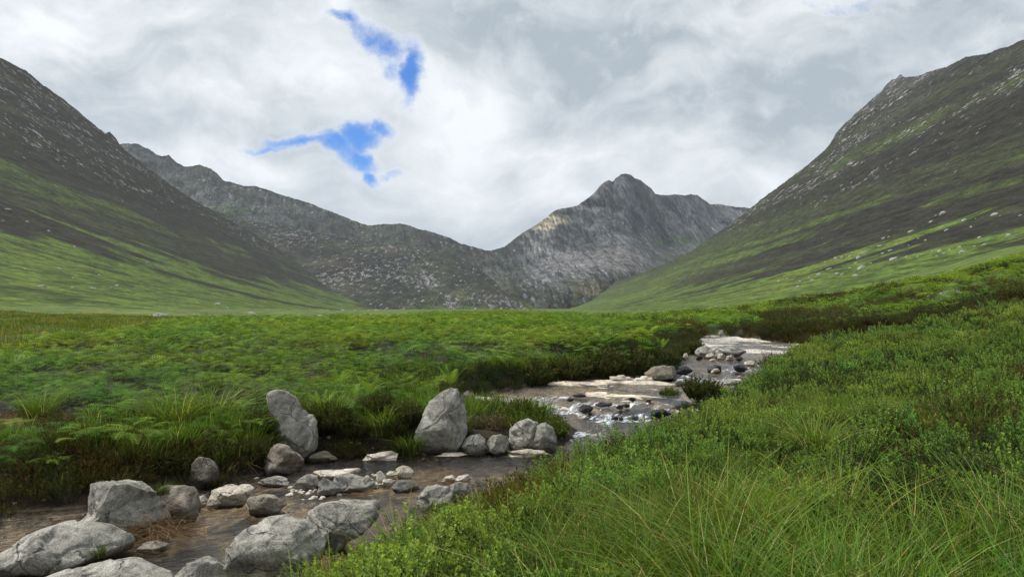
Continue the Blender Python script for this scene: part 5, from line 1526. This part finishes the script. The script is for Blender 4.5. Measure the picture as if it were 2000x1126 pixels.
    emit('dead_bracken', 'fallen brown bracken stalks in a bare patch on the left bank', 'dead bracken', ST, 3, x[dead], y[dead], r, .8, 1.2, tintf(x[dead], y[dead], r, seed=19), .1)


def join_two(a, b):
    def arr(me):
        V = np.empty(len(me.vertices) * 3, np.float32); me.vertices.foreach_get('co', V)
        h = np.empty(len(me.vertices), np.float32); me.attributes['h'].data.foreach_get('value', h)
        v = np.empty(len(me.vertices), np.float32); me.attributes['v'].data.foreach_get('value', v)
        Fs = [list(p.vertices) for p in me.polygons]
        return V.reshape(-1, 3), h, v, Fs
    Va, ha, va, Fa = arr(a); Vb, hb, vb, Fb = arr(b)
    me = bpy.data.meshes.new('foliage')
    me.from_pydata(np.vstack([Va, Vb]).tolist(), [], Fa + [[i + len(Va) for i in f] for f in Fb])
    for n, x in (('h', np.r_[ha, hb]), ('v', np.r_[va, vb])):
        q = me.attributes.new(n, 'FLOAT', 'POINT'); q.data.foreach_set('value', x.astype(np.float32))
    me.materials.append(a.materials[0]); me.materials.append(b.materials[0])
    me.polygons.foreach_set('material_index', np.r_[np.zeros(len(Fa), np.int32), np.ones(len(Fb), np.int32)])
    me.update()
    return me


#PART4
# ------------------------------------------------------------------ single plants
def m_twigs(seed, n=16, H=.3, R=.2, mat=None):
    r = np.random.default_rng(seed); B = MeshB()
    for i in range(n):
        a = r.uniform(0, 6.283); q = math.sqrt(r.random()); b = np.array([math.cos(a) * q * R * .3, math.sin(a) * q * R * .3, -.05])
        d = unit([math.cos(a) * q * 1.2, math.sin(a) * q * 1.2, .8]); h = H * r.uniform(.7, 1.15)
        t = np.linspace(0, 1, 5); P = b + d[None] * h * t[:, None] + np.cumsum(r.normal(0, .012, (5, 3)), 0)
        for sd in ((1, 0, 0), (0, 1, 0)): B.strip(P, .0035 * (1 - .75 * t), sd, v=r.random())
        for j in range(3):
            k = r.integers(1, 4); d2 = unit(d + r.normal(0, .6, 3)); Q = P[k] + d2[None] * h * .35 * np.linspace(0, 1, 3)[:, None]
            B.strip(Q, [.002, .0015, .0005], (1, 0, 0), v=r.random())
    return B.mesh('stem', mat or M_STEM)


def plant(name, cat, label, group, loc, s, rz, parts, tint=(1, 1, 1), zs=1.0, tilt=(0, 0)):
    """an Empty at the foot of the plant with its parts as children (mesh data shared between copies)"""
    e = bpy.data.objects.new(name, None); sc.collection.objects.link(e)
    e.empty_display_size = .1
    e.location = loc; e.scale = (s, s, s * zs); e.rotation_euler = (tilt[0], tilt[1], rz)
    tag(e, label, cat, group)
    for pn, me in parts:
        o = bpy.data.objects.new(pn, me); sc.collection.objects.link(o); o.parent = e
        o['tint'] = list(tint)
    return e


def build_plants():
    r = np.random.default_rng(3)
    HB = []
    for i in range(4):
        HB.append([('foliage', m_heather(600 + i, .42, .34, 230, dens=2.0, dome=.9, lw=.0062, sl=.036)), ('stem', m_twigs(610 + i, 18, .36, .3))])
    HG = [[('foliage', m_heather(620 + i, .42, .34, 300, mat=leaf_mat('green_heather_sprigs', (.06, .075, .018), (.13, .17, .035), None, .15, .8, .1, .4) if i == 0 else bpy.data.materials['green_heather_sprigs'], dens=2.4, dome=1.0, lw=.0075, sl=.036)), ('stem', m_twigs(630 + i, 14, .34, .3))] for i in range(2)]
    HD = [[('foliage', m_heather(640 + i, .34, .3, 200, mat=M_DEADH, dens=1.5, dome=.8, lw=.006)), ('stem', m_twigs(645 + i, 26, .36, .3, mat=M_STRAW))] for i in range(2)]
    FE = []
    for i in range(3):
        rr = np.random.default_rng(650 + i); fr = []
        for k in range(8):
            B = MeshB(); a = k * 6.283 / 8 + rr.normal(0, .2)
            frond(B, np.array([math.cos(a) * .04, math.sin(a) * .04, -.02]), [math.cos(a) * .6, math.sin(a) * .6, 1.0], .62 * rr.uniform(.75, 1.1), .13, rr, 19, .15 + .3 * rr.random(), rr.random(), 5)
            fr.append(('frond', B.mesh('frond', M_FERN)))
        FE.append(fr)
    BC = []
    for i in range(3):
        rr = np.random.default_rng(670 + i); fr = []; a0 = rr.uniform(0, 6)
        for k in range(7):
            B = MeshB(); a = a0 + k * .9 + rr.normal(0, .3); h = .32 * rr.uniform(.6, 1.1)
            b = np.array([rr.normal(0, .1), rr.normal(0, .1), -.03]); top = b + np.array([math.cos(a) * .12, math.sin(a) * .12, h])
            t = np.linspace(0, 1, 4); P = b + (top - b)[None] * t[:, None]
            for sd in ((1, 0, 0), (0, 1, 0)): B.strip(P, [.004, .0035, .003, .003], sd, 0, .2, .3)
            frond(B, top, [math.cos(a), math.sin(a), rr.uniform(.1, .5)], .46 * rr.uniform(.75, 1.1), .19, rr, 14, .4, rr.random(), 5)
            fr.append(('frond', B.mesh('frond', M_FERN)))
        BC.append(fr)
    GT = [[('foliage', m_grass('foliage', 690 + i, 260, .42, .17, lean=.75 + .2 * i, w=.0032))] for i in range(3)]
    MY = []
    for i in range(4):
        a, b = m_myrtle(700 + i, .40 + .03 * i, 13 + i, .22, .042, .0155)
        MY.append([('foliage', a), ('stem', b)])

    def put(kind, cat, group, lst, protos, w0):
        """lst rows: px, py of the foot, width in px, label, [Y], [tint]"""
        for i, row in enumerate(lst):
            px, py, w, lab = row[:4]; Y = row[4] if len(row) > 4 else None; tn = row[5] if len(row) > 5 else (1, 1, 1)
            if Y is None:
                x, y, z = ground_pt(px, py, 1.5, 120)
                k = x / y
                for _ in range(200):
                    sd, rt = stream_sd(np.array([x]), np.array([y]))
                    if sd[0] > (.12 if px < 1000 or py < 800 else .2) and (rt[0] or y > 11): break
                    y -= .08; x = k * y
                z = float(height(np.array([x]), np.array([y]))[0])
            else:
                x, y, z = [float(v) for v in at(px, py, Y)]
                z = min(z, float(height(np.array([x]), np.array([y]))[0]) + .9)
            s = w / F * y / w0
            if kind in ('fern_plant', 'bracken_plant', 'grass_tussock'):
                EXC.append((x, y - .1, (.18 if kind == 'bracken_plant' else .26) * w / F * y)); z += (.22 if kind != 'grass_tussock' else .1); s *= 1.3
            if kind in ('myrtle_shrub',): EXC.append((x, y, .28 * w / F * y)); z += .03
            if kind == 'heather_bush': EXC.append((x, y, .14 * w / F * y))
            plant(kind, cat, lab, group, (x, y, z), s, r.uniform(0, 6.28), protos[i % len(protos)], tn, r.uniform(.9, 1.1), (r.normal(0, .06), r.normal(0, .06)))

    put('heather_bush', 'heather bush', 'heather bushes along the stream', [
        (505, 850, 75, 'dark brown heather bush pressed against the left side of the tall leaning boulder'),
        (400, 920, 130, 'widest dark heather bush, bulging over the water above the brown tucked-in rock', 13.3), (330, 930, 110, 'dark heather bush left of the widest one on the left bank', 12.8),
        (570, 800, 26, 'little dark heather tuft growing on the shoulder of the tall leaning boulder', 14.75), (478, 905, 80, 'heather bush with bare pale twigs over the water beside the rounded brown-grey boulder', 13.6),
        (640, 850, 90, 'heather bush just right of the tall leaning boulder'), (735, 812, 75, 'reddish brown heather bush between the green fern and the big slanting boulder'), (790, 830, 80, 'heather bush left of the big slanting boulder'),
        (690, 860, 80, 'dark heather bush above the small pale rock in the left bank'), (760, 858, 70, 'low dark heather bush above the drooping grass tuft'),
        (1372, 782, 78, 'lone dark heather bush standing in the stream below the falls', 20.4), (1352, 690, 44, 'small dark heather bush beside the upper row of stones', 34.0),
        (1240, 728, 80, 'large dark heather bush left of the brown block at the falls', 27.0), (1180, 735, 90, 'dark heather bush over the white half-round stone', 26.0), (1300, 716, 60, 'heather bush sitting on the long brown block', 27.6),
        (1110, 742, 80, 'heather bush over the left end of the pale ledges', 25.2), (1040, 752, 80, 'heather bush on the bank upstream of the two green bushes', 24.5), (1318, 702, 50, 'heather bush on the bank above the falls', 31.5),
        (1790, 935, 110, 'dark heather bush behind long grass at the right of the near bank'), (1740, 1075, 130, 'reddish brown heather bush low on the right, left of the purple flower'), (1400, 985, 90, 'brown heather bush in the middle of the near bank grass'),
        (670, 1120, 70, 'grey-brown heather bush at the bottom of the near bank by the broad cracked boulder'), (1080, 920, 90, 'brown heather bush overlooking the bright white slab'), (1200, 915, 70, 'brown heather bush right of the one overlooking the white slab'),
        (1930, 1110, 120, 'dark heather bush in the bottom right corner'), (1520, 790, 60, 'heather bush among pale shrubs at mid height of the near bank'), (1985, 820, 80, 'dark heather bush at the right picture edge'),
    ], HB, .62)
    put('heather_bush', 'heather bush', 'green heather bushes in the stream', [
        (1020, 838, 90, 'left one of the two green bushes on the rocks in mid stream', 16.9), (1070, 862, 84, 'right one of the two green bushes on the rocks in mid stream', 16.5), (1308, 781, 40, 'small round green bush alone on a rock in the rapids', 22.3),
    ], HG, .62)
    put('heather_bush', 'heather bush', 'dead heather on the rocks', [
        (965, 850, 76, 'dead pale brown heather bush left of the two green bushes', 16.4), (925, 840, 50, 'small dead heather bush between the slanting boulder and the brown one', 16.5), (690, 1110, 44, 'small grey dead heather bush at the bottom of the near bank'), (1690, 950, 60, 'grey dead heather bush beside the pale shrub on the near bank')], HD, .56)
    put('fern_plant', 'fern', 'bright ferns on the left bank', [
        (628, 815, 62, 'bright yellow-green fern right of the top of the tall leaning boulder'), (722, 785, 62, 'bright upright fern on the left bank above the reddish heather'), (690, 790, 44, 'small bright fern left of the upright one'),
        (665, 765, 56, 'bright fern at the edge of the bracken field'), (1180, 720, 40, 'bright fern among the dark bushes left of the falls', 26.9), (1290, 690, 40, 'bright fern above the brown block', 29.5), (880, 765, 60, 'bright fern directly behind the big slanting boulder')], FE, .85)
    put('bracken_plant', 'bracken', 'bright bracken clumps on the left bank', [
        (240, 905, 110, 'bright green bracken clump low on the left bank, right one of a pair'), (165, 905, 90, 'bright green bracken clump low on the left bank, left one of a pair'), (455, 838, 80, 'bright bracken clump left of the heather by the tall leaning boulder'),
        (500, 868, 60, 'small bright bracken in front of the heather by the tall leaning boulder', 13.9), (290, 880, 70, 'bright bracken clump above the dark bank, left of the green grass mound'), (790, 808, 44, 'small bright bracken plant standing in brown heather'),
        (692, 828, 34, 'tiny bright bracken sprig between two grass mounds'), (560, 760, 60, 'bright bracken behind the tall leaning boulder'), (25, 870, 60, 'bracken clump at the left picture edge above the dark bank'), (100, 945, 50, 'little bracken clump near the water at the far left'),
        (850, 720, 90, 'bright bracken clump at the edge of the field above the slanting boulder'), (960, 730, 70, 'bright bracken clump left of the dark streamside bushes')], BC, .95)
    put('grass_tussock', 'grass tussock', 'grass tussocks along the stream', [
        (800, 892, 80, 'drooping dark green grass tuft hanging over the water beside the slanting boulder', 15.1, (.75, .8, .9)), (340, 845, 130, 'big soft green grass mound on the left bank'), (420, 835, 110, 'green grass mound right of the biggest one on the left bank'),
        (655, 835, 90, 'bright green grass tussock under the yellow-green fern'), (745, 858, 80, 'bright green grass tussock above the drooping tuft'), (455, 1100, 36, 'narrow dark tuft at the left edge of the broad cracked boulder', 8.9, (.6, .6, .7)),
        (192, 1102, 40, 'short moss-like tuft on the long smooth boulder', 8.75, (.55, .6, .7)), (1110, 990, 110, 'dense upright grass tussock in the middle of the near bank'), (1770, 672, 44, 'round dark green tussock on the upper right of the near bank', None, (.8, .85, .9)),
        (80, 830, 90, 'green grass tussock in the bare patch of dead bracken', None), (318, 978, 34, 'small dark tuft between the large angular boulder and the rounded one', 9.9, (.5, .5, .6)), (1590, 905, 120, 'pale green arching grass tussock on the near bank', None, (1.15, 1.1, 1))], GT, .70)
    put('myrtle_shrub', 'shrub', 'pale green leafy shrubs close to the path', [
        (1590, 1118, 95, 'yellow-green leafy shrub cut by the bottom edge, right of centre'), (1580, 1040, 120, 'bluish green leafy shrub with upright shoots above the one at the bottom edge'), (1900, 1045, 150, 'dense rounded leafy shrub at the lower right'),
        (1680, 930, 100, 'leafy shrub with pale tips left of the dark heather'), (1150, 1045, 110, 'leafy shrub standing in long grass below the centre'), (1240, 1035, 70, 'small leafy shrub right of the one standing in long grass'),
        (1690, 1000, 70, 'small yellow-green leafy shrub between the bluish one and the heather'), (1880, 960, 90, 'open leafy shrub with a bare dark stem above the dense rounded one'), (770, 1080, 90, 'leafy shrub overhanging the half-buried boulder'), (850, 1110, 80, 'bright leafy shrub at the bottom edge left of centre'),
        (1360, 880, 90, 'bright leafy shrub on the crest of the near bank'), (1230, 880, 70, 'leafy shrub at the near bank edge opposite the pool'), (1290, 850, 70, 'leafy shrub at the near bank edge beside the pale ledges'), (1985, 930, 60, 'leafy shrub at the right picture edge'),
        (1060, 1110, 90, 'pale leafy shrub at the bottom edge below the centre'), (980, 1100, 70, 'small pale leafy shrub left of the one below the centre')], MY, .62)
    # the purple flower head and white seed heads
    x, y, z = ground_pt(1786, 1118, 1.5, 30)
    B = MeshB()
    for k in range(26):
        a = r.uniform(0, 6.283); zz = r.uniform(0, .022); q = .008 * (1 - zz / .03)
        p = np.array([math.cos(a) * q, math.sin(a) * q, .085 + zz]); d = unit([math.cos(a), math.sin(a), .2]); sd = unit(np.cross(d, [0, 0, 1]))
        B.strip(np.stack([p, p + d * .004, p + d * .008]), [.0015, .003, .002], sd, v=r.random())
    S = MeshB(); t = np.linspace(0, 1, 4)
    for sd in ((1, 0, 0), (0, 1, 0)): S.strip(np.array([0, 0, -.03]) + np.array([0, 0, .13])[None] * t[:, None], [.001] * 4, sd)
    plant('heather_flower', 'flower', 'single purple heather flower head at the bottom right', None, (x, y, z + .12), 1.3, 0, [('petals', B.mesh('petals', M_FLOWER)), ('stem', S.mesh('stem', M_STEM))])
    # straw caught between the boulders at the bottom left
    me = m_straw(800, 240, .34, .18)
    x, y, z = [float(v) for v in at(318, 1048, 9.6)]
    plant('straw_debris', 'debris', 'heap of dead brown straw and twigs caught between the bottom left boulders', None, (x, y, z + .02), 1.35, .5, [('foliage', me), ('stem', m_twigs(801, 8, .3, .2, M_STRAW))])
    x, y, z = [float(v) for v in at(478, 925, 13.0)]
    plant('dead_branch', 'branch', 'bare grey dead branch hanging from the left bank heather over the water', None, (x, y, z + .15), 1.3, 1.0, [('stem', m_twigs(805, 7, .34, .3, M_STRAW))], tilt=(2.3, .3))


build_ground()
build_water()
build_hills()
build_haze()
build_rocks()
build_far_boulders()
build_plants()
build_cover()
